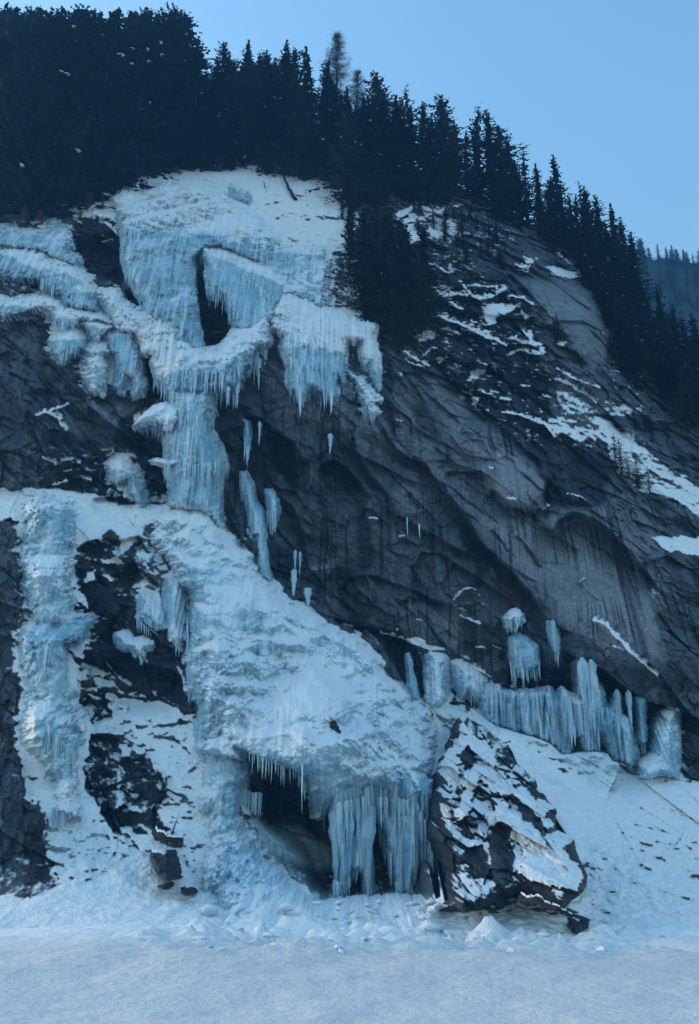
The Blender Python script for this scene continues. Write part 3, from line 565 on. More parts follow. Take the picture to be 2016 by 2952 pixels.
paint(dark, 1., z3((60,640),(420,650),(560,800),(660,900),(700,1060),(690,1250),(800,1350),(740,1587),(300,1587),(200,1480),(60,1330),(0,1230),(-60,1150),(-150,900)), 14)
paint(dark, .95, z6((240,0),(760,0),(760,160),(1080,330),(1150,430),(1120,700),(860,720),(720,720),(730,480),(640,380),(520,260),(420,180),(250,80)), 10)
paint(dark, .8, [(1040,640),(1250,600),(1460,640),(1500,780),(1380,850),(1200,880),(1050,900)], 20)
paint(dark, .5, z3((150,330),(500,380),(640,560),(560,700),(200,640)), 20)
paint(dark, .85, z2((900,1050),(1000,1300),(960,1587),(880,1587),(880,1300)), 8)
paint(dark, .9, z5((900,20),(1000,60),(1010,260),(1160,420),(1150,460),(1040,340),(950,200)), 8); paint(dark, .8, z5((1100,20),(1200,20),(1290,200),(1380,380),(1350,420),(1250,300),(1150,180)), 10)
paint(dark, .9, z5((170,200),(330,270),(360,560),(330,600),(280,560),(180,420)), 8); paint(dark, .95, z5((510,420),(600,400),(690,450),(780,540),(780,600),(720,640),(540,610),(490,520)), 8)
paint(dark, .8, z5((720,640),(800,660),(850,980),(860,1100),(780,1130),(740,900)), 10); paint(dark, .85, z5((530,1160),(690,1090),(800,1150),(700,1200),(560,1200)), 8)
paint(dark, .8, z5((600,1240),(760,1260),(830,1400),(800,1587),(700,1500),(640,1400)), 10); paint(dark, .85, z5((160,900),(330,1000),(330,1180),(250,1210),(180,1100)), 8)
paint(dark, .8, z5((1390,760),(1470,850),(1560,1000),(1587,1200),(1500,1250),(1530,1060),(1440,960)), 8); paint(dark, .9, z6((190,850),(330,950),(390,1060),(400,1100),(260,1200),(280,1040)), 8)
paint(dark, .85, z7((190,70),(280,100),(300,280),(200,290)), 8); paint(dark, .6, z7((330,120),(440,130),(480,260),(300,280)), 10); paint(dark, .9, z7((500,380),(900,400),(940,560),(700,520),(540,530),(330,470)), 10)
paint(dark, .85, z7((1060,400),(1240,520),(1500,640),(1500,980),(1380,1110),(1290,960),(1120,640)), 12); paint(dark, .7, z7((600,-60),(700,0),(740,200),(640,200)), 8)
paint(dark, .8, z4((1150,60),(1340,30),(1500,160),(1587,300),(1587,600),(1500,560),(1400,470),(1300,400),(1180,220)), 12); paint(dark, .9, z4((1220,640),(1330,760),(1450,1000),(1320,930),(1240,850)), 8)
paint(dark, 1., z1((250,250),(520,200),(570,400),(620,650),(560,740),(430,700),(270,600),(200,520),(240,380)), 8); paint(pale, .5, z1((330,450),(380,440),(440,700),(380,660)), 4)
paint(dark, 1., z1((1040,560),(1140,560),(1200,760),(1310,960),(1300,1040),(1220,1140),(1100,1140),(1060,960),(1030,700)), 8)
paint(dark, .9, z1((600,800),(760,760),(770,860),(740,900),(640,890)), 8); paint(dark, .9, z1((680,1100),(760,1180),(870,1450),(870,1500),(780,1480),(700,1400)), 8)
paint(dark, .85, z1((40,900),(160,1000),(130,1200),(330,1200),(350,1420),(500,1450),(640,1330),(640,1450),(440,1520),(200,1300),(40,1260)), 10)
paint(dark, .9, z4((560,120),(870,0),(880,100),(660,180),(880,380),(850,420),(640,340),(500,280)), 10)
paint(dark, .95, z4((40,200),(200,240),(480,300),(700,420),(880,440),(890,560),(860,680),(540,710),(400,600),(40,600)), 8)
paint(dark, .6, z1((150,1200),(250,1300),(350,1500),(300,1587),(40,1587),(40,1300)), 20)
paint(dark, 1., z4((230,700),(330,760),(450,870),(560,890),(690,1000),(690,1150),(660,1350),(840,1500),(980,1500),(1010,1300))+z8((1010,200),(960,280),(1000,560),(1050,640),(1040,760),(980,780),(900,740),(600,720),(500,720),(420,800),(500,840),(340,900),(230,740),(220,560),(210,240),(370,200),(240,60))+z4((230,1400),(210,1200),(250,1000)), 6)
paint(dark, .95, z8((300,980),(420,980),(620,1000),(720,990),(820,1180),(800,1340),(900,1480),(780,1440),(560,1370),(420,1290),(310,1180)), 8)
paint(dark, .95, z8((1360,1150),(1587,1100),(1700,1200),(1900,1540),(2000,1800),(1940,1850),(1800,1700),(1560,1500),(1480,1420),(1360,1260)), 8)
paint(dark, 1., z9((1070,360),(1240,400),(1230,640),(1150,620),(1080,540),(1000,400),(900,240),(780,170),(620,90),(700,60),(1080,200)), 6); paint(dark, .9, z9((1340,330),(1400,370),(1440,580),(1560,650),(1560,700),(1370,680)), 8)
paint(dark, 1., zl((-60,20),(40,20),(60,100),(100,220),(50,240),(60,380),(130,440),(100,500),(160,600),(110,680),(20,690),(-60,690)), 5); paint(dark, 1., [(60,2160),(130,2200),(155,2250),(160,2320),(60,2330)], 6)
paint(dark, 1., zl((590,450),(640,430),(690,540),(680,630),(620,570)), 4); paint(dark, .9, zl((750,440),(790,460),(800,540),(760,530)), 3); paint(dark, .9, zl((350,400),(430,440),(420,480),(350,460)), 3)
paint(dark, .9, zl((750,620),(800,650),(780,670),(740,650)), 3); paint(dark, .8, zl((450,320),(590,350),(600,390),(440,370),(400,330)), 4)
paint(dark, 1., zr((850,580),(1110,620),(1060,665),(960,640)), 4); paint(dark, 1., zr((1040,730),(1165,755),(1110,825),(1060,790)), 4); paint(dark, .9, zr((560,690),(610,690),(600,720),(570,715)), 3); paint(dark, .9, zr((770,600),(850,590),(850,640),(790,650)), 3)
paint(dark, .9, z7((1440,1180),(1500,1220),(1587,1350),(1587,1400),(1480,1310)), 6); paint(dark, .8, z7((940,1270),(1030,1330),(1030,1420),(980,1380)), 4)
paint(rust, .9, z6((410,1080),(560,1190),(570,1340),(440,1400),(420,1200)), 8); paint(rust, .8, z6((640,990),(720,1030),(720,1070),(650,1040)), 6); paint(rust, .5, z6((520,940),(640,980),(640,1030),(540,1010)), 10)
for q in (z8((240,450),(380,460),(380,580),(250,600)), z8((520,400),(640,540),(690,660),(560,700),(500,560)), z8((240,660),(390,700),(380,800),(300,820)), z4((420,1100),(600,1130),(640,1230),(560,1240)), z4((450,880),(540,880),(540,930),(450,920)), z4((350,300),(520,310),(480,380),(340,350)), z4((40,380),(180,440),(160,540),(40,560)), z7((860,430),(960,440),(980,500),(880,480))): paint(rust, .55, q, 8)
# snow: broad fields
SN = 1.1
paint(snb, .45, [(-150,560),(300,540),(322,560),(400,505),(480,500),(700,470),(960,500),(1000,560),(1040,640),(1075,720),(940,740),(860,740),(700,820),(500,760),(340,640)], 10)
for q in ([(930,725),(1065,715),(1075,800),(1090,930),(1010,920),(960,890),(940,820)], [(1150,610),(1260,600),(1340,640),(1340,700),(1230,690),(1120,650)]): paint(snb, .02, q, 12)
for q in (z2((1000,270),(1110,205),(1100,250),(1020,290)), z2((1150,215),(1330,240),(1290,270),(1180,240)), z2((1040,310),(1110,300),(1160,440),(1090,460)), z2((1210,320),(1300,340),(1310,430),(1230,400)), z2((1300,290),(1390,320),(1430,420),(1350,400))): paint(snb, .8, q, 3, 6); 
for q in (z2((1160,715),(1260,690),(1380,740),(1290,790),(1180,770)), z3((310,860),(560,850),(500,910),(420,920),(400,980),(350,950)), z3((560,880),(630,940),(590,960)), z3((590,540),(670,570),(600,600)), z3((750,620),(880,640),(970,670),(900,695),(800,660)), z3((560,620),(640,630),(600,650)), z2((1250,1200),(1330,1190),(1290,1230)),
        z2((1120,1070),(1210,1040),(1270,1060),(1140,1110)), z2((1500,1480),(1550,1460),(1530,1520)), z3((250,1290),(320,1280),(260,1380),(240,1350)), z3((250,1470),(300,1470),(280,1510)), z3((380,1230),(430,1260),(420,1300)), z2((1490,1310),(1570,1290),(1500,1350)), z3((600,1030),(650,1040),(640,1110)),
        z3((1150,830),(1200,870),(1170,890)), z3((1260,930),(1310,950),(1320,990),(1270,970)), z3((820,1110),(870,1110),(870,1140)), z2((780,750),(800,760),(760,790)), z2((1020,1300),(1050,1300),(1040,1330)), z6((690,690),(730,700),(700,720))): paint(snb, .8, q, 9, 10)
paint(snb, .18, z3((780,1340),(880,1370),(1100,1480),(1240,1520),(1380,1500),(1380,1587),(820,1587)), 8)
paint(snb, .30, [(1576,1216),(1640,1190),(1731,1203),(1823,1251),(1912,1335),(2140,1480),(2140,1560),(1912,1430),(1867,1423),(1779,1362),(1748,1282),(1673,1269),(1594,1251)], 8)
paint(snb, .8, [(1878,1548),(1930,1545),(2140,1560),(2140,1620),(1900,1582)], 3)
paint(snb, .55, [(-150,1410),(100,1416),(276,1422),(338,1461),(480,1455),(585,1455),(640,1520),(560,1570),(440,1545),(380,1560),(320,1530),(225,1572),(215,1480),(100,1500),(-150,1500)], 5)
paint(snb, -.02, [(440,1500),(560,1540),(540,1700),(540,1850),(500,1840),(480,1700),(400,1650),(400,1540)], 8)
paint(snb, .10, z4((690,1000),(850,1010),(950,1140),(850,1330),(830,1400),(700,1230)), 8)
for q in (z4((340,1130),(400,1120),(390,1190),(330,1210)), z4((430,1050),(560,1030),(580,1070),(440,1090)), z4((400,1110),(520,1180),(480,1200),(430,1150)), z4((510,1250),(560,1280),(550,1300)), z4((280,940),(410,870),(440,900),(300,950)), z4((560,910),(640,930),(600,1010)), z4((270,1240),(340,1300),(350,1380),(290,1310)), z4((45,380),(150,390),(150,430),(90,430)), z4((300,515),(375,525),(350,540)), z4((265,395),(320,400),(290,415)), z4((740,630),(790,610),(790,650),(750,665)), z4((810,650),(870,620),(870,680),(820,675)),
        z8((460,450),(490,440),(500,570),(460,570)), z8((530,630),(640,650),(600,660)), z8((630,1040),(720,1090),(680,1115),(640,1080)), z8((690,1240),(750,1240),(740,1280)), z8((720,1060),(760,1060),(740,1160),(720,1130)), z8((540,1060),(620,1100),(620,1220),(560,1260),(530,1140)), z8((210,340),(320,250),(320,320),(230,360)), z8((380,620),(470,620),(520,720),(460,740),(400,700)), z8((220,620),(310,610),(300,650),(230,680))): paint(snb, .65, q, 9, 10)
paint(snb, .35, z8((280,900),(500,840),(560,760),(610,740),(850,705),(1000,780),(1060,870),(1150,960),(1200,1060),(1100,1060),(960,1000),(740,980),(600,1000),(420,970),(290,980)), 6)
paint(snb, .12, z8((740,990),(1000,1040),(1150,1060),(1250,1200),(1200,1400),(1150,1500),(960,1420),(820,1340),(830,1190)), 8)
paint(snb, .45, [(250,2340),(300,2400),(420,2400),(520,2440),(600,2480),(640,2600),(900,2700),(1300,2600),(1640,2420),(1760,2330),(2140,2380),(2140,2760),(-150,2760),(-150,2600),(100,2590),(180,2560),(200,2480)], 14)
paint(snb, .22, [(200,1880),(560,2060),(560,2160),(620,2280),(620,2500),(300,2440),(230,2380),(60,2300),(60,2100)], 14)
paint(snb, .38, [(1350,2082),(1480,2110),(1650,2150),(1760,2190),(1860,2245),(1920,2250),(2140,2260),(2140,2560),(1700,2600),(1640,2430),(1560,2280)], 10)
paint(snb, .15, z9((880,150),(1060,200),(1200,240),(1330,270),(1320,300),(1150,240),(1000,200)), 3)
paint(icy, .4, [(1160,1980),(1330,2050),(1400,2075),(1340,2120),(1290,2220),(1240,2300),(1255,2150),(1250,2060)], 10); paint(snb, .42, [(1160,1980),(1330,2050),(1400,2075),(1340,2120),(1290,2220),(1240,2300),(1255,2150),(1250,2060)], 8)
paint(snb, .0, z5((1390,1260),(1480,1230),(1587,1300),(1560,1400),(1440,1390),(1380,1340)), 6, 10)
paint(icy, .9, z7((400,740),(640,840),(830,960),(1000,930),(1130,970),(1290,1080),(1380,1110),(1440,1230),(1300,1260),(1050,1180),(940,1080),(800,960),(560,880)), 16)
paint(icy, .8, z7((700,1090),(850,1150),(900,1230),(760,1150)), 8); paint(icy, .9, z7((780,1400),(900,1500),(1000,1587),(860,1587)), 8); paint(icy, .8, z7((960,1500),(1080,1560),(1150,1640),(1000,1600)), 8)
for q in (z8((300,985),(410,990),(430,1100),(420,1280),(330,1190)), z8((430,990),(520,1000),(560,1370),(440,1290)), z8((620,1110),(720,1090),(820,1180),(790,1330),(640,1290)), z8((560,1370),(780,1340),(900,1480),(780,1440)), z8((740,1000),(820,1180),(800,1210),(740,1120)), z8((440,1330),(500,1330),(560,1490),(520,1480)), zl((350,400),(430,440),(420,480),(350,460))):
    paint(snb, -.45, q, 8, 10); paint(dark, 1., q, 8, 10); paint(rough, 1., q, 8)
paint(snb, .22, z1((330,700),(470,760),(560,800),(620,880),(660,1000),(520,985),(430,900),(400,800)), 12, 12); paint(snb, .15, z1((60,880),(300,960),(320,1100),(100,1060)), 12, 12); paint(snb, .1, z1((330,1080),(520,1040),(690,1250),(700,1400),(560,1420),(330,1300)), 12, 12)
paint(snb, .10, z4((40,640),(230,720),(240,1000),(210,1400),(370,1500),(240,1587),(40,1587)), 12, 12)
# snow ledges: small real shelves across the wall (u, v ..., width, snow)
def ledge(pts, wpx, dep=1.6, snow=1.0, warp=5, gap=0.):
    """a shelf: rock above the line steps back so that snow lies on a nearly level tread"""
    global DISP
    sl = sub(pts, 60); u = U[sl]+WA1[sl]*warp*2; v = V[sl]+WB1[sl]*warp*2
    d, sg, al = linesd(pts, u, v)
    br = ss(-.1, .25, fbm(X0[sl]*.5, Z0[sl]*.5, 77., 3)+.45-gap) 
    endf = ss(0, .06, al)*ss(1, .94, al)
    tread = wpx*(.45+.55*endf)*br*(.75+1.5*WB3[sl]+.5*WA1[sl])
    dv = -sg*d                                       # >0 above the line
    DISP[sl] -= dep*endf*np.where(dv > 0, ss(tread*1.6+6, 0, dv), ss(34, 0, -dv)**2)*br*.75
    m = ss(tread+2.5, tread-1.5, dv)*ss(-2.5, 1., dv)*br*endf
    snb[sl] = np.maximum(snb[sl], -1+snow*2.3*m)
for p_, w_ in [([(1216,870),(1273,853),(1330,850),(1400,863),(1426,853),(1470,826)], 14), ([(1247,906),(1317,932),(1400,972),(1435,985),(1470,1000)], 13), ([(1250,906),(1360,950),(1420,975)], 16), ([(1457,972),(1515,990),(1554,998),(1567,1022)], 12),
        ([(1345,822),(1400,828),(1440,830)], 6), ([(1460,853),(1510,860),(1540,880)], 6), ([(1603,728),(1640,760),(1678,790)], 6), ([(1585,775),(1640,795),(1680,798)], 14), ([(1478,764),(1510,772),(1530,770)], 5), ([(1710,823),(1745,853)], 6), ([(1287,1058),(1345,1075)], 10),
        ([(1600,1060),(1660,1095),(1735,1120)], 6), ([(1595,1090),(1640,1110),(1700,1145),(1725,1165)], 10), ([(1440,1190),(1497,1198),(1559,1218)], 9), ([(1530,1205),(1570,1225),(1600,1265)], 14), ([(1160,1010),(1200,1040),(1240,1057)], 8), ([(1165,1030),(1180,1045),(1230,1060)], 5), ([(1220,1030),(1245,1000)], 5),
        ([(1455,1028),(1500,1010),(1560,1025)], 6), ([(1530,1010),(1567,1025)], 8), ([(1320,810),(1355,850)], 8), ([(1290,870),(1340,890)], 5), ([(1270,945),(1330,965)], 8), ([(1370,1040),(1410,1050)], 5), ([(1200,640),(1290,600),(1340,590)], 5), ([(1205,750),(1260,765),(1300,790)], 3),
        ([(1350,925),(1400,940),(1430,930)], 4), ([(1380,1120),(1420,1140)], 4), ([(1440,1150),(1475,1155)], 5), ([(1500,1110),(1530,1118)], 4), ([(1560,1140),(1590,1150)], 5), ([(1350,1090),(1380,1090)], 5), ([(1625,1130),(1640,1150)], 5),
        ([(1085,1824),(1140,1838),(1180,1850),(1240,1875),(1290,1872)], 7), ([(990,1798),(1020,1810)], 5), ([(1050,1820),(1080,1840),(1095,1858)], 4), ([(1195,1785),(1220,1788)], 4), ([(1140,1815),(1150,1818)], 4), ([(1325,1775),(1360,1790),(1390,1795)], 5), ([(1310,1735),(1340,1700),(1375,1700)], 3),
        ([(1705,1788),(1740,1800),(1780,1845),(1830,1890),(1865,1925),(1905,1955)], 14), ([(1770,1862),(1800,1875)], 5), ([(1368,1868),(1400,1870)], 5), ([(1420,1858),(1445,1870)], 3), ([(1410,1345),(1425,1352)], 3), ([(1460,1435),(1490,1443)], 5), ([(1552,1460),(1575,1468)], 7), ([(1630,1420),(1680,1435),(1715,1455)], 3), ([(1672,1680),(1690,1665)], 3),
        ([(1065,1492),(1095,1498)], 3), ([(1150,1548),(1170,1545)], 3), ([(1140,1210),(1162,1218)], 3), ([(210,630),(240,645)], 5), ([(285,640),(315,650),(345,680),(362,700)], 6), ([(295,700),(330,692)], 5), ([(265,610),(300,620)], 8), ([(100,640),(135,620)], 12), ([(120,1185),(170,1210),(190,1245)], 16), ([(100,1200),(160,1180),(200,1165)], 8),
        ([(175,1330),(215,1325)], 10), ([(232,1380),(265,1388)], 6), ([(290,1295),(330,1300)], 8), ([(120,1320),(165,1335)], 12), ([(180,1360),(210,1355)], 6), ([(150,1400),(200,1385)], 6), ([(360,1310),(395,1320)], 6), ([(440,1865),(480,1885)], 0), ([(505,1920),(525,1950),(530,1975)], 10), ([(365,1830),(450,1832)], 0),
        ([(300,1905),(340,1950),(380,1980)], 4), ([(200,1870),(245,1900)], 10), ([(200,2020),(230,2025)], 10), ([(340,2030),(375,2040)], 5), ([(275,2110),(360,2115)], 12), ([(230,2060),(240,2110)], 8), ([(270,2150),(310,2160)], 6), ([(380,2160),(420,2170)], 8), ([(300,2010),(330,2020)], 5),
        ([(445,2402),(490,2415),(530,2415)], 12), ([(448,2450),(480,2455),(500,2460)], 8), ([(590,2360),(620,2370)], 5), ([(445,2250),(460,2280)], 10), ([(300,2200),(330,2230)], 8)]:
    if w_: ledge(p_, w_)
# overhang lips: below the line the wall is cut back under a roof
def lip(pts, dep, L=60, side=1, warp=4, soft=3.):
    sl = sub(pts, L*3+30); u = U[sl]+WA1[sl]*warp*2; v = V[sl]+WB1[sl]*warp*2
    d, sg, al = linesd(pts, u, v); e = ss(0, .12, al)*ss(1, .88, al); sg = sg*side
    lowf = (sg > 0); near = ss(0, soft*2, d)
    DISP[sl] += dep*e*np.where(lowf, near*np.exp(-(d/L)**1.3), 0)-dep*.35*e*np.where(lowf, 0, np.exp(-d/(L*.35)))*1.
lip([(700,1198),(757,1203),(800,1238),(845,1270),(876,1322),(903,1326)], 4.5, 60)
lip([(810,1432),(845,1459),(885,1560),(890,1635),(929,1675),(960,1719)], 2.5, 45)
lip([(916,1362),(929,1335),(965,1324),(1004,1348),(1044,1397),(1075,1440)], 4.0, 50)
lip([(1009,1216),(1035,1300),(1075,1370),(1123,1432),(1145,1485),(1176,1498),(1229,1529),(1318,1578),(1388,1613)], 2.2, 45)
lip([(1088,1203),(1141,1291),(1185,1326),(1229,1335),(1269,1397),(1318,1454),(1362,1512),(1395,1569),(1426,1595),(1479,1648),(1515,1688),(1550,1737),(1594,1763)], 4.2, 55)
lip([(1307,1891),(1365,1922),(1444,1970),(1497,1984),(1585,1975),(1630,1975),(1665,1988)], 4., 60)
lip([(1625,1869),(1673,1904),(1726,1922),(1770,1957),(1823,1997),(1867,2019),(1912,2032),(2140,2120)], 5., 70)
lip([(1554,1503),(1590,1529),(1600,1510),(1625,1490),(1660,1476),(1709,1490),(1757,1525),(1801,1573),(1845,1622),(1890,1679),(1925,1740)], 3.6, 90)
lip([(1418,1405),(1440,1425),(1457,1441),(1480,1462),(1515,1472),(1540,1478),(1563,1445),(1572,1362)], 2.6, 30)
lip([(1240,1020),(1330,1120),(1400,1180),(1480,1260),(1560,1330),(1575,1400)], 1.8, 40)
lip([(955,1718),(1010,1658),(1080,1660),(1140,1680),(1240,1720),(1270,1740),(1385,1745)], 1.8, 30); lip([(1140,1740),(1180,1720),(1290,1735)], 1.5, 24)
lip([(380,1215),(430,1200),(480,1160)], 3., 40); lip([(250,1160),(330,1230),(400,1280),(480,1325)], 3, 60); lip([(260,1435),(340,1430),(400,1450)], 2., 24)
lip([(1300,890),(1400,905),(1500,920),(1560,905)], 1., 40); lip([(1570,940),(1620,925),(1680,925),(1750,960)], 1.2, 26); lip([(1600,990),(1660,1010),(1700,1060)], 1.5, 30)
lip([(300,1780),(400,1900),(480,1930),(540,1950)], 2.2, 50); lip([(240,1560),(330,1555),(400,1545),(430,1600)], 1.5, 50)
for k in range(26):                                   # thinner cracks parallel to the strata
    r = np.random.RandomState(100+k); u = r.uniform(820, 1800); v = r.uniform(1150, 1900)
    if not (polysd([(800,1180),(1150,1180),(1500,1250),(1880,1700),(1900,1980),(1450,1900),(1000,1780),(850,1550)], np.array([u]), np.array([v]))[0] > 0): continue
    a = r.uniform(.5, 1.1); l = r.uniform(60, 200); n_ = 6
    pts = [(u+l*(q/n_)*math.cos(a)+r.uniform(-5, 5), v+l*(q/n_)*math.sin(a)+r.uniform(-5, 5)) for q in range(n_+1)]
    lip(pts, r.uniform(.4, 1.1), 16, warp=3, soft=1.5)
# hollows behind the hanging ice
pit(z1((1030,560),(1150,540),(1200,740),(1310,950),(1310,1030),(1230,1140),(1100,1140),(1060,960),(1020,740)), 5.0, 14)
pit(z1((600,780),(770,740),(770,870),(640,900)), 3, 10); pit(z1((200,480),(570,400),(620,650),(560,740),(280,620)), 3., 16); pit(z1((680,1150),(760,1180),(880,1450),(1340,1400),(1345,1280),(1440,1270),(1500,1587),(700,1587)), 2.5, 20)
pit(z4((640,170),(880,40),(880,420),(660,330)), 3., 12); pit(z4((700,440),(880,430),(880,670),(720,700)), 3.5, 12); pit(z5((180,200),(330,280),(360,580),(200,430)), 2.5, 8)
pit(z9((0,880),(180,950),(370,1040),(430,1090),(460,1200),(600,1280),(840,1360),(1000,1560),(1150,1600),(1200,1950),(560,1990),(380,1600),(130,1360),(0,1250)), 6.3, 26)
pit(z7((700,500),(940,540),(1100,600),(1330,700),(1400,900),(1380,1110),(1290,1060),(1100,900),(1000,960),(900,950),(880,800)), 3.5, 14)
pit(z7((500,180),(700,250),(720,460),(500,500)), 1.5, 10); pit(z9((620,90),(900,240),(1000,400),(1090,560),(1230,640),(1240,400),(1080,220),(880,160)), 3., 10)
pit(z4((950,1240),(1000,1240),(1010,1500),(960,1560)), 2.5, 5); pit(z4((820,1180),(860,1180),(870,1480),(840,1500)), 2.5, 5); pit(z8((440,1320),(500,1330),(560,1500),(520,1480)), 2, 5); pit(z8((300,700),(420,640),(900,700),(1000,560),(960,440),(500,300),(340,360)), 2.5, 30)
pit(z8((1040,720),(1110,760),(1110,860),(1080,870)), 2.5, 4)
# bulges
for (u, v, ru, rv, a) in [(1488,1375,95,95,-2.5), (1650,930,90,120,-1.5), (1700,1650,140,170,1.4), (950,1620,60,40,-1.2), (1180,1450,60,45,-1.6), (340,1650,110,140,-1.5)]:
    q = np.clip(1-((U-u)/ru)**2-((V-v)/rv)**2, 0, 1); DISP += a*q*(1.5-q*.5)
# broken rock
gl = ss(1.0, .9, np.clip((V-2480)/120, 0, 1))
rk = facets((S_+wS)/11, (T_+wT)/3.6, 0, .9)*2.0+facets((S_+wS)/4.2, (T_+wT)/1.7, 11, 1.1)*1.1+facets((S_+wS)/1.6, (T_+wT)/.8, 23, 1.)*.5+facets((S_+wS)/.7, (T_+wT)/.4, 29, 1.)*.16
rk += fbm(S_*.10, T_*.26, 12., 5)*.8+fbm(S_*.5, T_*1.3, 15., 4, .6)*.22
rk += facets(X0/6+fbm(X0*.1, Z0*.1, 60.)*.8, Z0/3.2, 41, .8)*.9*ss(.5, 1, rough)
paint(icy, .75, [(600,2480),(760,2420),(900,2580),(1230,2590),(1240,2660),(1050,2720),(800,2710),(640,2650)], 30)
paint(icy, .8, z9((0,1380),(130,1420),(330,1440),(560,1560),(640,1700),(500,1720),(300,1640),(60,1560)), 16, 14); paint(snb, .16, [(130,2330),(260,2330),(330,2400),(420,2440),(330,2540),(180,2570),(130,2450)], 14, 14); paint(icy, .55, [(150,2330),(250,2340),(320,2470),(200,2500),(140,2430)], 20, 14)
for q in ([(262,2120),(330,2130),(345,2210),(300,2260),(262,2200)], [(340,2200),(420,2190),(470,2290),(440,2350),(360,2330)], [(300,2290),(360,2330),(420,2400),(380,2400),(320,2350)], [(430,2230),(475,2220),(490,2300),(450,2300)], [(240,2020),(300,2010),(320,2070),(260,2090)]):
    paint(snb, -.25, q, 10, 14); paint(dark, 1., q, 10, 12); paint(rough, 1., q, 8)
snb += HALO*(.9+.9*fbm(X0*.22, Z0*.3, 95., 4, .6))*ss(-1.2, -.2, snb)
field = ss(-.05, .25, snb)
lowsnow = ss(2400, 2560, V); topsnow = ss(800, 720, V+.25*(U-900))*ss(.2, .45, snb)
amp = rough*(1-.85*field)*(1-.7*lowsnow)
soft = fbm(X0*.10, Z0*.13+Y0*.1, 30., 5, .5)*2.0+fbm(X0*.5, Z0*.6+Y0*.3, 33., 4, .6, 1)*.5
DISP += rk*amp*1.0+soft*(.25+.75*np.maximum(field, lowsnow*.8))*.9
# lumpy debris snow at the foot
deb = ss(2380, 2480, V)*ss(2700, 2600, V)*(1-.85*ss(520, 380, U)*ss(2500, 2580, V)); DISP += -deb*fbm(X0*.45, Z0*.45+Y0*.2, 50., 5, .55, 1)*1.4
FOOT += [([(1230,2380),(1262,2500),(1283,2600),(1340,2600),(1400,2587),(1460,2562),(1500,2548),(1560,2566),(1625,2602),(1700,2548)], 5.5), ([(1700,2548),(1645,2430),(1592,2340),(1525,2250),(1475,2175),(1420,2120),(1370,2080),(1325,2070),(1300,2120)], 2.6)]
for pl, dep in FOOT:                                  # snow banked against the feet of the curtains
    sl = sub(pl, 120); d, sg, al = linesd(pl, U[sl]+WA1[sl]*8, V[sl]+WB1[sl]*8); e = ss(0, .16, al)*ss(1, .84, al)
    DISP[sl] -= (dep+1.2)*e*np.where(sg > 0, np.exp(-(d/55)**1.2), ss(7, 0, d))
    snb[sl] = np.where(sg > 0, np.maximum(snb[sl], lerp(snb[sl], .35, ss(50, 15, d)*e)), snb[sl])
D1 = D0+DISP
D1 = np.where(ICEMIN < 1e8, np.maximum(D1, ICEMIN+.35), D1)
X1, Y1, Z1 = world(U, V, D1)
nr = normals(X1, Y1, Z1)
nzs = blur(nr[..., 2], 3)
# colours of stone, snow, frozen seep
nA = fbm(S_*.30, T_*.9, 70., 5, .6); nB = fbm(X0*.12, Z0*.12, 73., 3); nC = fbm(X0*1.0, Z0*1.2, 76., 4, .6); nL = fbm(X0*2.6, Z0*2.6, 79., 3, .6)
st = 1.25*fbm(X0*.85+.6*fbm(X0*.2, Z0*.1, 81., 2), Z0*.045, 82., 4, .6); st2 = fbm(X0*.5, Z0*.03, 86., 4, .62)
st3 = fbm(X0*2.6+.8*fbm(X0*.3, Z0*.15, 91., 2), Z0*.07, 92., 3, .6)
col = mixc(np.broadcast_to(MID, U.shape+(3,)), np.broadcast_to(PALE, U.shape+(3,)), np.clip(pale*.95+.6*nA+.4*nB+.4*nC+.06, 0, 1))
dk = np.clip(dark*(1.0+.25*nB)+.5*dark*nA, 0, 1); dk = np.maximum(dk, ss(.18, .5, nA+.35*nB-.45*pale)*.75)
streak = .8*ss(.10, .30, -st3+.35*nB+.1*nL)*ss(-.25, .15, nB+.5*st2)*ss(1120, 1220, V)+ss(.14, .34, st+.15*nB+.25*dark)*ss(1.1, .2, rough*.6)*.85+ss(.16, .42, st2)*.5
streak *= ss(1080, 1180, V)*(1-.75*ss(.8, 1, pale)*ss(1600, 1560, V))
dk = np.maximum(dk, np.clip(streak, 0, .92))
col = mixc(col, np.broadcast_to(DARK, U.shape+(3,)), dk)
seep = ss(.15, .45, st+.25*nC+.2*nB)*(.15+.25*pale)*ss(1000, 1100, V)
col = mixc(col, np.broadcast_to(PALE*1.2, U.shape+(3,)), seep)
col = mixc(col, np.broadcast_to(RUST, U.shape+(3,)), np.clip(rust*(.7+.8*nC), 0, .9))
lich = ss(.25, .5, nA+.6*nC-.1)*.25*(1-dark); col = mixc(col, np.broadcast_to(RUST*.9, U.shape+(3,)), lich)
sn = ss(.36, .60, nzs*.9+snb+.42*nC+.26*nL+.12*nB)
sn = np.maximum(sn, ss(.7, .9, snb+.2*nC))
FL = np.zeros(U.shape)
for q, a_ in ((z3((60,640),(420,650),(660,900),(700,1060),(690,1250),(900,1250),(1060,1500),(1000,1587),(300,1587),(60,1330),(-150,1000)), 1.), (z6((400,0),(900,0),(1400,300),(1500,600),(1300,600),(1050,330),(700,300),(400,200)), 1.), ([(1040,560),(1400,560),(1500,700),(1300,800),(1050,760)], 1.), (z4((40,300),(700,400),(860,680),(40,640)), .7), (z4((230,700),(690,900),(690,1500),(300,1587),(210,1200)), .8), (z8((210,200),(400,700),(900,700),(850,1400),(300,1250),(220,600)), .8), (z3((1050,720),(1250,900),(1500,1250),(1500,1587),(1150,1500)), .9)):
    paint(FL, a_, q, 16)
sn = np.maximum(sn, FL*ss(.30, .42, fbm(X0*.9, Z0*1.7, 120., 5, .62)+.25*fbm(X0*.15, Z0*.15, 125., 2)+.25*nzs)*.95)
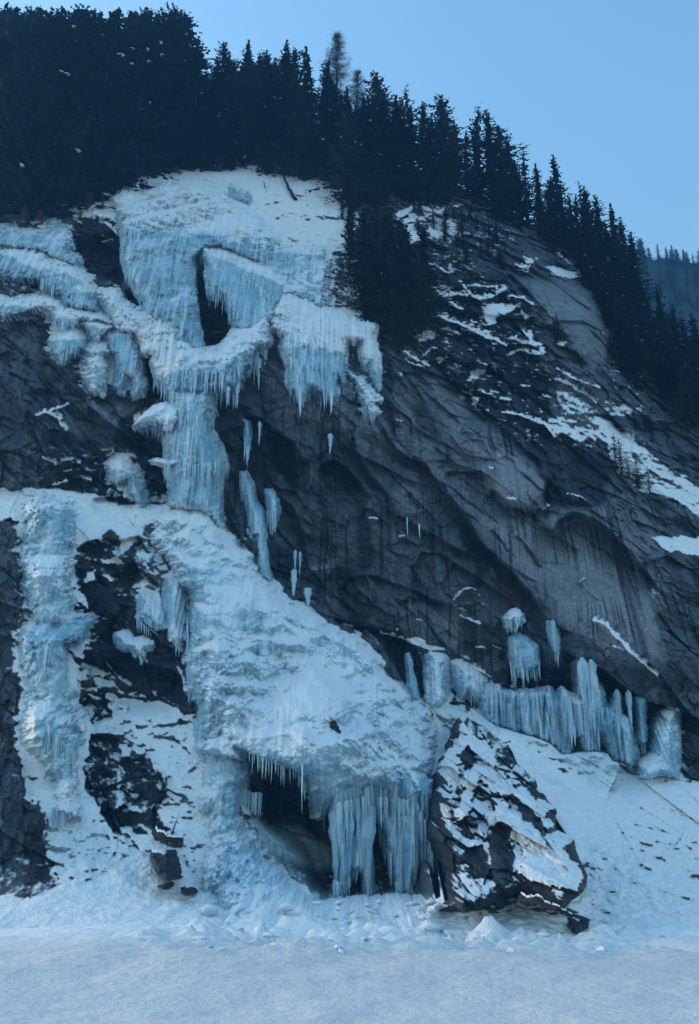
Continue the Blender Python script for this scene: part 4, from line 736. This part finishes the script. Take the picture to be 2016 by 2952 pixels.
icem = np.clip(icy*1.2+.35*nB*icy, 0, 1)*ss(.95, .5, sn*.5+.25)
frost = ss(.35, .75, nzs+.5*nC+.3*nL)*.5*ss(-.35, .0, snb)*(1-dark*.3)
col = mixc(col, np.broadcast_to(SNOW*.9, U.shape+(3,)), np.clip(frost, 0, 1))
col = mixc(col, np.broadcast_to(SNOW, U.shape+(3,)), sn)
col = mixc(col, np.broadcast_to(ICE2*.95, U.shape+(3,)), icem*.95)
wet = np.clip(dark*.55+icem, 0, 1)*(1-sn)
# forest crest: nothing of the relief is kept above it
CREST = [(-120,150),(100,150),(540,150),(560,265),(600,270),(640,300),(760,330),(900,400),(1090,440),(1270,510),(1440,590),(1600,680),(1760,810),(1830,890),(1915,960),(2140,1160)]
cr = np.interp(us, [c[0] for c in CREST], [c[1] for c in CREST])
mask = V > cr[None, :]+3*fbm(X0*.2, Z0*.0, 90., 3)
cl = grid_mesh('cliff', mask, X1, Y1, Z1, col, wet, M_ROCK, skirt=25)
tag(cl, 'steep gorge wall of grey rock streaked with ice and patched with snow', 'cliff', kind='structure')
# ================================================================== snow ground
gx = np.linspace(-90, 90, 420); gy = np.r_[np.linspace(8, 34, 60), np.linspace(34.2, 82, 330)]
GX, GY = np.meshgrid(gx, gy)
GZ = .2+ss(30, 62, GY)*.85+fbm(GX*.05, GY*.05, 1., 3)*.5+fbm(GX*.22, GY*.22, 2., 4)*.25
GZ += ss(47, 58, GY)*ss(-17, -6, GX)*ss(27, 12, GX)*(fbm(GX*.30, GY*.35, 14., 4, .62, 1)*1.7+.25+fbm(GX*.9, GY*1.0, 24., 4, .6, 1)*1.0)-ss(63, 70, GY)*1.5
GZ += fbm(GX*1.1, GY*1.1, 6., 3)*.05
gc = SNOW*(.74+.24*ss(50, 60, GY))[..., None]  # near snow darkened in its colour, standing in for gorge-floor shade
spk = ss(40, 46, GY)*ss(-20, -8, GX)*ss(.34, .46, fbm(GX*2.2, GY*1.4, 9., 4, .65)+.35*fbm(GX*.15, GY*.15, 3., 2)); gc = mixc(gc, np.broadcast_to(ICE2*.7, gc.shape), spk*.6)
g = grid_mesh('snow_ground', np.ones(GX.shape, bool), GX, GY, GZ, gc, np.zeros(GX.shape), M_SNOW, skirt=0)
tag(g, 'smooth snow covered valley floor in front of the frozen falls', 'snow', kind='structure')
# far base so the world has ground beyond the gorge
fx = np.linspace(-900, 900, 40); fy = np.linspace(-300, 1400, 40); FX_, FY_ = np.meshgrid(fx, fy)
far = grid_mesh('ground', np.ones(FX_.shape, bool), FX_, FY_, np.full(FX_.shape, -2.)+0*FX_, np.broadcast_to(SNOW, FX_.shape+(3,)), np.zeros(FX_.shape), M_SNOW, skirt=0)
tag(far, 'snow covered valley ground', 'ground', kind='structure')
# ================================================================== boulders
def Dsurf_early(u, v):
    j = int(np.clip((v-vs[0])/ST, 0, len(vs)-1)); i = int(np.clip((u-us[0])/ST, 0, len(us)-1)); return float(D1[j, i])
def boulder(name, lb, poly, dep, bulge, Rr, seed, snowbias, warp=4, paints=(), rsc=1.0, skirt=6.):
    sl = sub(poly, 25); u = U[sl]; v = V[sl]
    sd = polysd(poly, u+WA1[sl]*warp*2, v+WB1[sl]*warp*2); d = D0[sl]-dep
    x, y, z = world(u, v, d)
    prof = np.sqrt(1-(1-np.clip(sd/Rr, 0, 1))**2); S = x*cs_-z*sn_; T = x*sn_+z*cs_
    out = bulge*prof+(facets(S/5*rsc, T/2.4*rsc, seed, .9)*1.8+facets(S/2.2*rsc, T/1.1*rsc, seed+9, .9)*.8)/rsc+facets(S/.9, T/.45, seed+19, .8)*.28+fbm(S*.5, T*1., seed, 4)*.6
    sb = np.full(u.shape, float(snowbias)); bl = np.zeros(u.shape)
    for q, val, dd in paints:
        s_ = polysd(q, u+WA1[sl]*14+WA3[sl]*14, v+WB1[sl]*14+WB3[sl]*14); m = ss(-7, 7, s_); sb = sb*(1-m)+val*m; out = out+m*dd; bl = np.maximum(bl, m)
    out += bl*(-.0+fbm(x*.8, z*.9, seed+4., 4, .6, 1)*.5)
    X, Y, Zz = world(u, v, d-out); nr_ = normals(X, Y, Zz)
    n = fbm(X*1.0, Zz*1.2, seed+40., 4, .6); n2 = fbm(S*.4, T*1.1, seed+44., 4)
    c = mixc(np.broadcast_to(DARK*1.25, u.shape+(3,)), np.broadcast_to(MID*.9, u.shape+(3,)), ss(-.2, .6, n2+.3*n))
    s = ss(.36, .52, blur(nr_[..., 2], 2)*.9+sb+.3*n)
    c = mixc(c, np.broadcast_to(SNOW, u.shape+(3,)), s)
    me = grid_mesh('rock', sd > 0, X, Y, Zz, c, .3*(1-s), M_ROCK, skirt)
    cu_, cv_ = np.array(poly).mean(0); bv = max(p[1] for p in poly); bx, by, bz = [float(q) for q in world(cu_, bv, float(D0at(cu_, cv_))-dep)]
    me.name = name; tag(me, lb, 'boulder')
    return me
K = boulder('boulder', 'house sized dark boulder draped with thick snow at the right of the ice pillars',
    [(1320,2072),(1350,2066),(1380,2092),(1432,2118),(1470,2150),(1490,2196),(1545,2240),(1562,2290),(1600,2330),(1608,2390),(1655,2420),(1668,2480),(1700,2530),(1690,2570),(1625,2622),(1560,2592),(1500,2575),(1460,2590),(1400,2615),(1340,2630),(1285,2632),(1279,2520),(1262,2450),(1246,2400),(1241,2330),(1252,2250),(1275,2190),(1300,2130)], 3.5, 5.5, 60, 3, -.26, warp=7, skirt=9,
    paints=[(zr((560,60),(620,20),(700,10),(760,70),(800,120),(860,140),(930,200),(1000,300),(960,320),(880,220),(800,150),(760,180),(700,140),(640,70),(600,180),(600,230),(540,290),(520,250),(560,150)), .55, .9),
            (zr((460,40),(520,30),(560,90),(520,130),(490,80)), .6, .3), (zr((460,200),(500,210),(500,290),(460,260)), .6, .3), (zr((700,240),(740,205),(800,240),(860,300),(930,340),(1000,380),(1150,560),(1110,620),(960,600),(860,560),(820,520),(860,470),(840,400),(780,370),(790,310),(740,290),(680,310),(670,360),(680,280)), .55, .9),
            (zr((560,380),(620,370),(640,390),(570,400)), .7, .4), (zr((560,-180),(620,-130),(700,-60),(720,0),(560,0),(470,40),(450,0),(500,-80)), .4, .3), (zr((530,-40),(600,-80),(640,0),(580,30)), -.5, -.4), (zr((560,400),(650,400),(710,560),(620,560)), -.7, -.5), (zr((700,300),(780,310),(800,560),(720,590),(690,420)), -.7, .4), (zr((820,160),(880,210),(970,330),(900,310),(840,260)), -.7, .3)])
boulder('boulder', 'low snow topped rock slab just below the house sized boulder', zr((850,575),(960,560),(1110,610),(1120,630),(1060,668),(960,640),(860,600)), 4.2, 1.6, 16, 5, -.5, paints=[(zr((840,560),(1110,590),(1110,612),(960,590),(850,575)), .6, .2)])
boulder('boulder', 'dark angular rock poking out of the snow at the lower right', zr((1035,720),(1090,715),(1170,750),(1160,790),(1110,828),(1070,800),(1040,760)), 1.2, 1.6, 18, 6, -.6, paints=[(zr((1060,735),(1110,745),(1090,755)), .7, .1)])
boulder('boulder', 'upright dark rock in the snow at the foot of the lower left ice', zl((590,440),(620,425),(670,440),(695,530),(690,600),(650,590),(610,560),(585,500)), 2.2, 2.0, 18, 8, -.6, paints=[(zl((590,440),(660,430),(680,470),(630,455)), .7, .2)])
boulder('boulder', 'small dark pebble like rock right under the house sized boulder', zr((555,690),(600,685),(615,705),(590,725),(565,715)), 2.0, .9, 10, 9, -.5)
boulder('boulder', 'small flat dark rock below the upright one at the lower left', zl((620,622),(680,600),(685,630),(650,640)), 1.6, .8, 8, 10, -.6)
boulder('boulder', 'small round snow flecked rock in the middle of the lower left snow', zl((740,630),(800,640),(805,665),(770,675),(745,655)), 1.8, .8, 8, 11, -.5)

def chunk_mesh(seed):
    import bmesh
    bm = bmesh.new(); bmesh.ops.create_icosphere(bm, subdivisions=3, radius=1.0); V_ = np.array([v.co[:] for v in bm.verts]); F_ = np.array([[v.index for v in f.verts] for f in bm.faces]); bm.free()
    d = 1+.55*fbm(V_[:, 0]*.9+seed, V_[:, 1]*.9, V_[:, 2]*.9, 4, .6)+.2*facets(V_[:, 0]*1.6+V_[:, 2], V_[:, 1]*1.6-V_[:, 2], seed, .6)
    V_ = V_*d[:, None]*np.array([1, .8, .6]); up = ss(-.1, .45, V_[:, 2]+.2*fbm(V_[:, 0]*3, V_[:, 1]*3, seed*1., 3))
    c = ICE2*(1-up[:, None])+SNOW*up[:, None]
    return mesh_np('ice_chunk', V_, F_, M_ICE, cols=c, attr=1-up, link=False)
CH = [chunk_mesh(s_) for s_ in range(5)]; rr_ = np.random.RandomState(17)
for k in range(130):
    u = rr_.uniform(560, 1760); v = rr_.uniform(2600, 2745) if k > 25 else rr_.uniform(2600, 2680)
    # meet the ground under this pixel
    Y = 60.; 
    for _ in range(30):
        x_ = float(world(u, v, Y)[0]); i_ = int(np.clip((x_+90)/180*419, 0, 418)); j_ = int(np.clip(np.searchsorted(gy, Y), 1, len(gy)-1)); gz_ = float(GZ[j_, i_])
        b_ = -(v-CY)/FPX; sl_ = (SP+b_*CP)/(CP-b_*SP); Y += ((gz_-CAMZ)/sl_-Y)*.4; Y = min(max(Y, 36.), 66.)
    Y = min(Y, Dsurf_early(u, v)); x_, _, z_ = [float(q) for q in world(u, v, Y)]
    o = bpy.data.objects.new('ice_chunk', CH[k % 5]); C.objects.link(o); q = rr_.uniform(.10, .34)*(1.9 if k < 14 else 1)
    o.location = (x_, Y, z_+q*.1); o.scale = (q*rr_.uniform(.8, 1.8), q, q*rr_.uniform(.7, 1.1)); o.rotation_euler = (rr_.uniform(-.3, .3), rr_.uniform(-.3, .3), rr_.uniform(0, 6.28))
    tag(o, 'small snow dusted ice lump scattered on the snow below the falls', 'ice chunk', 'ice lumps on the snow below the falls')

# ================================================================== trees
def tri_np(V_, F_): return np.array(V_, float), np.array(F_, int)
def tube(path, rad, ns=6):
    V_ = []; F = []
    for i, (p, r) in enumerate(zip(path, rad)):
        for k in range(ns):
            a = 6.2832*k/ns; V_.append((p[0]+r*math.cos(a), p[1]+r*math.sin(a), p[2]))
    for i in range(len(path)-1):
        for k in range(ns): F.append((i*ns+k, i*ns+(k+1) % ns, (i+1)*ns+(k+1) % ns, (i+1)*ns+k))
    return V_, F
def spruce(seed, wid=.17, levels=50, bare=.06, dens=1.0, mat=M_NEEDLE, sparse=0., irregular=.42):
    """unit height tree: returns (trunk mesh, crown mesh, snow mesh)"""
    r = np.random.RandomState(seed)
    bend = (r.uniform(-.02, .02), r.uniform(-.02, .02))
    px = lambda t: (bend[0]*t*t, bend[1]*t*t)
    TV_, TF = tube([(px(t)[0], px(t)[1], t*1.0-.03) for t in np.linspace(0, 1, 9)], [.009*(1-t)+.0015 for t in np.linspace(0, 1, 9)], 7)
    Vv = []; SV = []
    lean = [r.uniform(.5, 1.4) for _ in range(12)]; pw = r.uniform(.6, .95); gaps = [r.uniform(.2, .9) for _ in range(3)]
    for i in range(levels):
        t = bare+(1-bare)*(i+r.rand()*.6)/levels
        if t > .995: continue
        env = wid*(1-t)**pw*(1-.45*sum(math.exp(-((t-g_)/.025)**2) for g_ in gaps))*(.8+.4*math.sin(t*23+seed)**2)*(1 if t > bare+.12 else .55+.45*(t-bare)/.12)+.006
        nb = int((6+3*(1-t))*dens)
        for b in range(nb):
            if r.rand() < sparse: continue
            az = r.rand()*6.2832; L = env*r.uniform(1-irregular*1.5, 1+irregular*.6)*lean[int(az*1.9) % 12]
            if L < .006: L = .006
            el = lerp(-.35, .55, t)+r.uniform(-.15, .15); cx, cy = px(t)
            ca, sa = math.cos(az), math.sin(az); n = max(3, int(L/.010))
            for k in range(n):
                q = (k+r.rand())/n; rr = L*q
                zz = t+rr*math.tan(el)*.6-.35*rr*q*(1-t)+.25*rr*q*q*.5
                w_ = (.0135*(1-q*.55)+.003)*(1 if t < .9 else .6)*r.uniform(.7, 1.3)
                side = r.choice([-1, 1])*w_*r.uniform(.5, 1.1)
                p0 = np.array([cx+rr*ca, cy+rr*sa, zz]); ax = np.array([ca, sa, math.tan(el)*.4-.25*q])*w_*r.uniform(.7, 1.2)
                sd_ = np.array([-sa, ca, 0])*side+np.array([0, 0, -abs(side)*r.uniform(.1, .9)])
                Vv += [p0-ax*.4, p0+ax, p0+ax*.5+sd_, p0-ax*.5+sd_*.8]
            if r.rand() < .03 and t < .93 and L > .03:
                q = .75; c = np.array([cx+L*q*ca, cy+L*q*sa, t+L*q*math.tan(el)*.6-.35*L*q*q*(1-t)+.008]); SV.append((c, .008*r.uniform(.5, 1.3)))
    Vv = np.array(Vv); F = np.arange(len(Vv)).reshape(-1, 4)
    return (mesh_np('trunk', np.array(TV_), np.array(TF), M_BARK, link=False), mesh_np('crown', Vv, F, mat, link=False, smooth=False), SV)
def clump_mesh():
    sv = []; sf = []
    for c, s in [(np.zeros(3), 1.)]:
        b = len(sv); ring = [(math.cos(a), math.sin(a)) for a in np.arange(6)*1.0472]
        sv.append(c+np.array([0, 0, s*.5]))
        for a in ring: sv.append(c+np.array([a[0]*s, a[1]*s, 0]))
        sv.append(c-np.array([0, 0, s*.4]))
        for k in range(6): sf += [(b, b+1+k, b+1+(k+1) % 6), (b+7, b+1+(k+1) % 6, b+1+k)]
    return mesh_np('snow_clump', np.array(sv), np.array(sf), M_TSNOW, link=False)
CLUMP = clump_mesh()
def larch(seed, wid=.2, dens=1.):
    r = np.random.RandomState(seed); Vv = []; TV_, TF = tube([(0, 0, t-.03) for t in np.linspace(0, 1, 9)], [.014*(1-t)+.001 for t in np.linspace(0, 1, 9)], 7)
    def twig(a, b, w0, w1):
        d = b-a; n = np.cross(d, r.normal(size=3)); n /= np.linalg.norm(n)+1e-9; Vv.extend([a-n*w0, a+n*w0, b+n*w1, b-n*w1])
    for i in range(46):
        t = .25+.74*(i+r.rand())/46; env = wid*(1-t)**.55*(.5 if t < .35 else 1)
        for b in range(int(4*dens)+1):
            az = r.rand()*6.28; L = env*r.uniform(.5, 1.1); p = np.array([0, 0, t]); d = np.array([math.cos(az), math.sin(az), r.uniform(.1, .6)])
            n = 6
            for k in range(n):
                q = p+d*L/n+np.array([0, 0, .1*L/n]); twig(p, q, .0016*(1-k/n)+.0005, .0016*(1-(k+1)/n)+.0004)
                for _ in range(5):
                    e = r.normal(size=3)*.02*r.uniform(.5, 1.4); e[2] -= .004; twig(q, q+e, .0007, .0003)
                p = q
    Vv = np.array(Vv); return (mesh_np('trunk', np.array(TV_), np.array(TF), M_BARK, link=False), mesh_np('crown', Vv, np.arange(len(Vv)).reshape(-1, 4), M_TWIG, link=False, smooth=False), None)
SPR = [spruce(1, .16), spruce(2, .19, dens=1.1), spruce(3, .15, irregular=.45), spruce(4, .21, mat=M_NEEDLE2), spruce(5, .14, levels=46), spruce(6, .18, sparse=.15, irregular=.5)]
SPX = [spruce(11, .15, levels=34, sparse=.45, irregular=.5, dens=.8), spruce(12, .13, levels=34, sparse=.5, irregular=.6, dens=.8)]
SPB = [spruce(21, .36, levels=26, bare=.02, dens=1.2, irregular=.5), spruce(22, .42, levels=24, bare=.02, dens=1.2, irregular=.6, mat=M_NEEDLE2)]
LAR = [larch(31), larch(32, .26)]
NT = 0
def Dsurf(u, v):
    j = int(np.clip((v-vs[0])/ST, 0, len(vs)-1)); i = int(np.clip((u-us[0])/ST, 0, len(us)-1)); return float(D1[j, i])
def tree(name, meshes, x, y, z, h, label, group, cat='tree', wide=1.0):
    global NT; NT += 1
    root = empty(name, (x, y, z)); tag(root, label, cat, group); root.rotation_euler = (0, 0, random.random()*6.28)
    if meshes[2] and h > 8 and cat == 'tree' and 'far' not in label:
        for c, s_ in random.sample(meshes[2], min(5, len(meshes[2]))):
            o = bpy.data.objects.new('snow_clump', CLUMP); C.objects.link(o); o.parent = root; o.location = (c[0]*h*wide, c[1]*h*wide, c[2]*h); q = s_*h; o.scale = (q*1.5, q*1.2, q)
    for nm, me in zip(('trunk', 'crown'), meshes[:2]):
        if me is None: continue
        o = bpy.data.objects.new(nm, me); C.objects.link(o); o.parent = root; o.scale = (h*wide, h*wide, h)
    return root
def tree_px(name, meshes, ut, vt, vb, label, group=None, cat='tree', wide=1.0):
    """tree whose tip is seen at (ut, vt) and whose foot stands on the slope near row vb"""
    Y = Dsurf(ut, vb); 
    x = float(world(ut, vt, Y)[0]); zt = zat(vt, Y); zb = zat(vb, Y)
    return tree(name, meshes, x, Y, zb-.4, zt-zb+.4, label, group, cat, wide)
G_T = 'dark spruces of the forest above the cliff'
sky = [(648,118,330,0,'spruce right of the bright sky gap at the top left'), (515,60,300,1,'tall spruce left of the bright sky gap at the top left'), (720,118,335,2,'first spruce tip right of the two pale sky notches'), (775,144,345,1,'blunt spruce tip between two taller ones on the upper skyline'), (821,118,350,4,'narrow spruce reaching the top of the picture above the middle of the forest'),
       (852,135,360,0,'spruce close right of the narrow one on the upper skyline'), (887,133,370,2,'pointed spruce left of the bare larch'), (943,170,390,0,'low spruce at the left foot of the bare larch'), (1088,204,430,3,'broad flat topped spruce right of the bare larch'), (1175,239,450,'x','thin ragged spruce spire between two broad crowns'), (1216,290,470,1,'short rounded spruce right of the thin spire'),
       (1274,269,500,3,'bushy spruce with a rounded top in the middle of the sloping skyline'), (1310,345,520,2,'spruce on the right shoulder of the bushy round topped one'), (1371,300,560,'x','sparse leaning spire with open branches beside a gap of sky'), (1404,317,580,0,'tall spruce just right of the sparse open spire'), (1462,393,600,1,'spruce crown stepping down right of the tall pair'),
       (1506,421,630,'x','thin candle like spruce tip in the middle of the right slope'), (1545,468,650,2,'spruce below and right of the candle like tip'), (1598,439,700,4,'tall pointed spruce standing free on the right slope'), (1667,516,740,'x','sparse spruce with forked tip right of the free standing one'), (1687,534,760,1,'spruce behind the forked tip on the right slope'),
       (1717,560,780,0,'spruce stepping down toward the right end of the ridge'), (1757,582,830,2,'last tall pointed spruce before the distant ridge'), (1784,626,850,0,'small spruce right of the last tall pointed one'), (1812,668,880,1,'small spruce where the near ridge meets the distant one'), (660,150,345,0,'stubby spruce between the sky gap and the first pointed tip'), (1050,270,440,1,'spruce tucked under the broad flat topped one'), (1140,270,460,0,'spruce left of the thin ragged spire'), (1340,380,560,4,'spruce in the notch left of the sparse spire'), (1430,360,600,3,'spruce in front of the tall one beside the sparse spire'),(1575,520,700,3,'low spruce at the left foot of the free standing one'),(1640,560,740,0,'spruce between the free standing one and the forked tip'), (1240,330,500,0,'spruce leaning on the left of the bushy round topped one'), (1000,250,420,2,'spruce at the right foot of the bare larch')]
for ut, vt, vb, k, lb in sky:
    m = SPX[ut % 2] if k == 'x' else SPR[k]
    tree_px('spruce_tree', m, ut, vt, vb, lb, G_T, wide=1.35 if k != 3 else 1.5)
tree_px('larch_tree', LAR[0], 973, 98, 380, 'leafless larch with a fine twiggy crown rising above the forest', None)
tree_px('larch_tree', LAR[1], 1030, 205, 410, 'small leafless larch leaning out right of the tall bare one', None)
# forest interior
FB = [(-110,640),(120,640),(250,606),(330,560),(400,538),(480,516),(700,510),(950,552),(1010,610),(1060,640),(1150,600),(1260,590),(1340,600),(1420,625),(1500,680),(1600,720),(1690,800),(1730,880),(1760,980),(1780,1080),(1850,1150),(1990,1240),(2130,1330),(2130,1180),(1915,985),(1830,905),(1760,830),(1600,700),(1440,610),(1270,530),(1090,460),(900,420),(760,350),(600,290),(540,230),(300,200),(-110,200)]
pts = []; r = np.random.RandomState(5); tries = 0
while len(pts) < 205 and tries < 60000:
    tries += 1; u = r.uniform(-110, 2120); v = r.uniform(200, 1330)
    if polysd(FB, np.array([u]), np.array([v]))[0] < 2: continue
    if 525 < u < 640 and v < 420: continue
    if min([((u-a)/1.0)**2+((v-b)*1.35)**2 for a, b in pts] or [1e9]) < 43**2: continue
    pts.append((u, v))
pts.sort(key=lambda p: p[1])
for u, v in pts:
    Y = Dsurf(u, v); crest = np.interp(u, [c[0] for c in CREST], [c[1] for c in CREST]); top = np.interp(u, [s[0] for s in sorted(sky)], [s[1] for s in sorted(sky)])
    h = r.uniform(19, 28) if u < 1300 else r.uniform(14, 23)
    if u < 560: h *= 1.5; top = 0
    while zat(top+25, Y) < zat(v, Y)+h and h > 7: h -= 1
    if u > 1700 and v > 950: h = min(h, 12)
    x, _, z = world(u, v, Y)
    if u < 560: lb, gp = 'dark spruce in the tall stand filling the upper left corner', 'spruces of the upper left stand'
    elif u < 1050: lb, gp = 'dark spruce in the stand directly above the top snow field', 'spruces above the top snow field'
    elif u < 1560: lb, gp = 'dark spruce in the stand on the sloping ridge right of the top snow field', 'spruces of the sloping ridge'
    else: lb, gp = 'dark spruce on the steep right hand slope beside the grey buttress', 'spruces of the right hand slope'
    tree('spruce_tree', SPR[r.randint(6)], float(x), Y, float(z)-.5, h, lb, gp, wide=r.uniform(1.2, 1.6))
# dark fir clump on the cliff and low brush
for ut, vt, vb, k, w_, lb in [(1075,640,900,1,1.5,'big dark fir at the left of the clump growing on the cliff'), (1120,600,930,3,1.5,'tallest fir in the middle of the clump growing on the cliff'), (1165,640,930,1,1.5,'dark fir at the right of the clump growing on the cliff'), (1100,700,950,0,1.7,'lower fir in front of the clump growing on the cliff'), (1190,760,950,3,1.6,'low spreading fir at the right foot of the clump'),
        (1010,590,735,0,1.3,'small fir at the right rim of the top snow field'), (1045,600,790,1,1.4,'fir leaning over the right rim of the top snow field'), (1085,555,760,0,1.3,'fir behind the clump, between it and the forest'), (1150,840,1000,3,1.5,'lowest fir of the clump, above the grey wall'), (1220,660,860,0,1.3,'fir above the snowy ledges right of the clump'), (1060,820,960,1,1.5,'small fir at the left foot of the clump')]:
    tree_px('fir_tree', SPR[k], ut, vt, vb, lb, 'firs of the clump on the cliff', wide=w_*1.25)
bs = []
for zone, n in ((z2((680,120),(780,400),(700,440),(620,330)), 5), ([(1150,600),(1340,570),(1500,690),(1420,720),(1230,740)], 16), ([(1090,880),(1240,860),(1300,960),(1150,1010),(1080,960)], 9), (z3((60,300),(500,420),(560,640),(200,620)), 10), (z3((700,1120),(830,1040),(830,1180),(760,1230)), 3), (z3((1150,1000),(1260,900),(1500,1100),(1500,1450),(1180,1400)), 14), (z6((1140,120),(1480,180),(1500,330),(1300,200)), 5), ([(118,610),(250,600),(330,585),(240,640),(130,650)], 5), (z6((1180,440),(1450,560),(1420,640),(1250,520)), 6)):
    a = np.array(zone); k = 0
    while k < n:
        u = r.uniform(*np.sort([a[:, 0].min(), a[:, 0].max()])); v = r.uniform(a[:, 1].min(), a[:, 1].max())
        if polysd(zone, np.array([u]), np.array([v]))[0] < 0: continue
        k += 1; Y = Dsurf(u, v)-.3; x, _, z = world(u, v, Y)
        tree('dwarf_spruce', SPB[r.randint(2)], float(x), Y, float(z)-.2, r.uniform(2.2, 5.0), 'low bushy dwarf spruce clinging to the rock between snow patches', 'dwarf spruces on the ledges', 'bush')
# distant wooded ridge at the right
ru = np.linspace(1500, 2600, 90); rt = np.linspace(0, 1, 26); RU, RT = np.meshgrid(ru, rt)
crv = np.interp(RU, [1500, 1840, 1885, 1905, 2000, 2200, 2600], [640, 722, 752, 742, 760, 800, 900]); RV = crv+RT*900
RY = 420-RT*110+fbm(RU*.02, RT*9, 3., 4)*10
RX, RYY, RZ = world(RU, RV, RY)
fh = grid_mesh('distant_hill', np.ones(RU.shape, bool), RX, RYY, RZ, np.broadcast_to(np.array([.03, .04, .04]), RU.shape+(3,)), np.zeros(RU.shape), M_ROCK, skirt=60)
tag(fh, 'distant wooded ridge fading blue at the right edge', 'hill', kind='structure')
for k in range(80):
    u = r.uniform(1780, 2120); t = r.rand()**1.5*.22 if k > 12 else .0; 
    if k <= 12: u = 1800+k*25
    v = np.interp(u, [1500, 1840, 1885, 1905, 2000, 2200, 2600], [640, 722, 752, 742, 760, 800, 900])+t*900+4; Y = 418-t*110
    x, _, z = world(u, v, Y); tree('spruce_tree', SPR[k % 6], float(x), float(Y), float(z)-2, r.uniform(9, 14), 'tiny far spruce on the distant blue ridge', 'spruces of the distant ridge', wide=1.4)
# fallen and leaning trunks
def log_px(name, lb, pts_, rad, cat='log', snow=True):
    P = []
    for u, v, off in pts_:
        Y = Dsurf(u, v)-off; P.append(np.array([float(q) for q in world(u, v, Y)]))
    path = []; 
    for i in range(len(P)-1):
        for k in range(6): path.append(P[i]*(1-k/6)+P[i+1]*k/6+np.random.RandomState(i*7+k).normal(size=3)*.05)
    path.append(P[-1]); path = np.array(path); V_ = []; F = []; ns = 8; n = len(path)
    for i, p in enumerate(path):
        d = path[min(i+1, n-1)]-path[max(i-1, 0)]; d /= np.linalg.norm(d); a = np.cross(d, [0, 1, .1]); a /= np.linalg.norm(a); b = np.cross(d, a); rr = rad*(1-.65*i/n)
        for k in range(ns): q = 6.2832*k/ns; V_.append(p+a*rr*math.cos(q)+b*rr*math.sin(q))
    for i in range(n-1):
        for k in range(ns): F.append((i*ns+k, i*ns+(k+1) % ns, (i+1)*ns+(k+1) % ns, (i+1)*ns+k))
    root = empty(name, tuple(P[0])); tag(root, lb, cat)
    o = mesh_np('trunk', np.array(V_)-P[0], np.array(F), M_BARK, parent=root)
    br = []; bf = []
    for k in range(5):
        i = n//3+k*n//9; p = path[min(i, n-1)]; e = p+np.random.RandomState(k+len(lb)).normal(size=3)*np.array([.8, .3, .6])+np.array([0, 0, .5]); b0 = len(br); w_ = rad*.25
        br += [p+[w_, 0, 0], p-[w_, 0, 0], p+[0, w_, w_], e]; bf += [(b0, b0+1, b0+3), (b0+1, b0+2, b0+3), (b0+2, b0, b0+3)]
    mesh_np('branch_stub', np.array(br)-P[0], np.array(bf), M_BARK, parent=root)
    if snow:
        sv = []; sf = []
        for i, p in enumerate(path):
            w_ = rad*(1-.6*i/n); up = np.array([0, -.02, rad*(1-.65*i/n)*.75])
            for q in (-1, -.5, 0, .5, 1): sv.append(p+up+np.array([0, q*w_*.9, w_*.6*(1-q*q)]))
        for i in range(n-1):
            for k in range(4): sf.append((i*5+k, i*5+k+1, (i+1)*5+k+1, (i+1)*5+k))
        mesh_np('snow_cap', np.array(sv)-P[0], np.array(sf), M_TSNOW, parent=root)
log_px('fallen_tree', 'bent broken trunk capped with snow below the ridge forest', [(1282,622,1.5),(1300,592,2.5),(1308,574,3.),(1330,580,3.),(1362,594,1.5),(1410,606,1.)], .38)
log_px('leaning_trunk', 'thin dark trunk leaning over the top snow field', [(852,576,.6),(836,548,1.2),(822,520,2.),(812,480,2.5)], .30, 'tree trunk', False)
log_px('dead_sapling', 'thin dead sapling sticking out of the top snow field', [(768,554,.2),(764,540,.6),(760,522,1.)], .09, 'sapling', False)
log_px('fallen_log', 'fallen log lying across the debris snow at the lower right', [(1500,2592,5.2),(1560,2600,5.4),(1610,2622,5.2),(1650,2640,5.0)], .28)
log_px('fallen_log', 'snow covered log resting against the small dark rock at the lower left', [(446,2400,3.6),(475,2414,3.8),(525,2420,3.5)], .35)
log_px('fallen_log', 'short dark log stuck on the bright middle of the ice apron', [(957,2085,4.9),(968,2098,5.0),(980,2114,4.9)], .32, snow=False)
log_px('fallen_log', 'snowy stick caught in the bottom of the dark hollow behind the falls', [(612,962,4.),(625,958,4.),(644,960,4.)], .16)
log_px('fallen_log', 'thin icy branch angled down the dark outcrop at the left', [(405,1782,2.6),(430,1810,2.8),(456,1834,2.6)], .13)
# cold blue air in the gorge
hv = bpy.data.meshes.new('haze'); x0, x1, y0, y1, z0, z1_ = -420, 520, -30, 620, -3, 330
hv.from_pydata([(x0,y0,z0),(x1,y0,z0),(x1,y1,z0),(x0,y1,z0),(x0,y0,z1_),(x1,y0,z1_),(x1,y1,z1_),(x0,y1,z1_)], [], [(0,3,2,1),(4,5,6,7),(0,1,5,4),(1,2,6,5),(2,3,7,6),(3,0,4,7)])
hm = bpy.data.materials.new('haze'); hm.use_nodes = True; hn = hm.node_tree; hn.nodes.clear()
ho = hn.nodes.new('ShaderNodeOutputMaterial'); hp = hn.nodes.new('ShaderNodeVolumePrincipled'); hp.inputs['Color'].default_value = (.16, .5, 1, 1); hp.inputs['Density'].default_value = HAZE
hn.links.new(hp.outputs[0], ho.inputs['Volume']); hv.materials.append(hm)
hz = bpy.data.objects.new('haze', hv); C.objects.link(hz); tag(hz, 'thin cold blue air filling the gorge', 'haze', kind='stuff')
import sys
print('objects', len(bpy.data.objects), 'trees', NT)
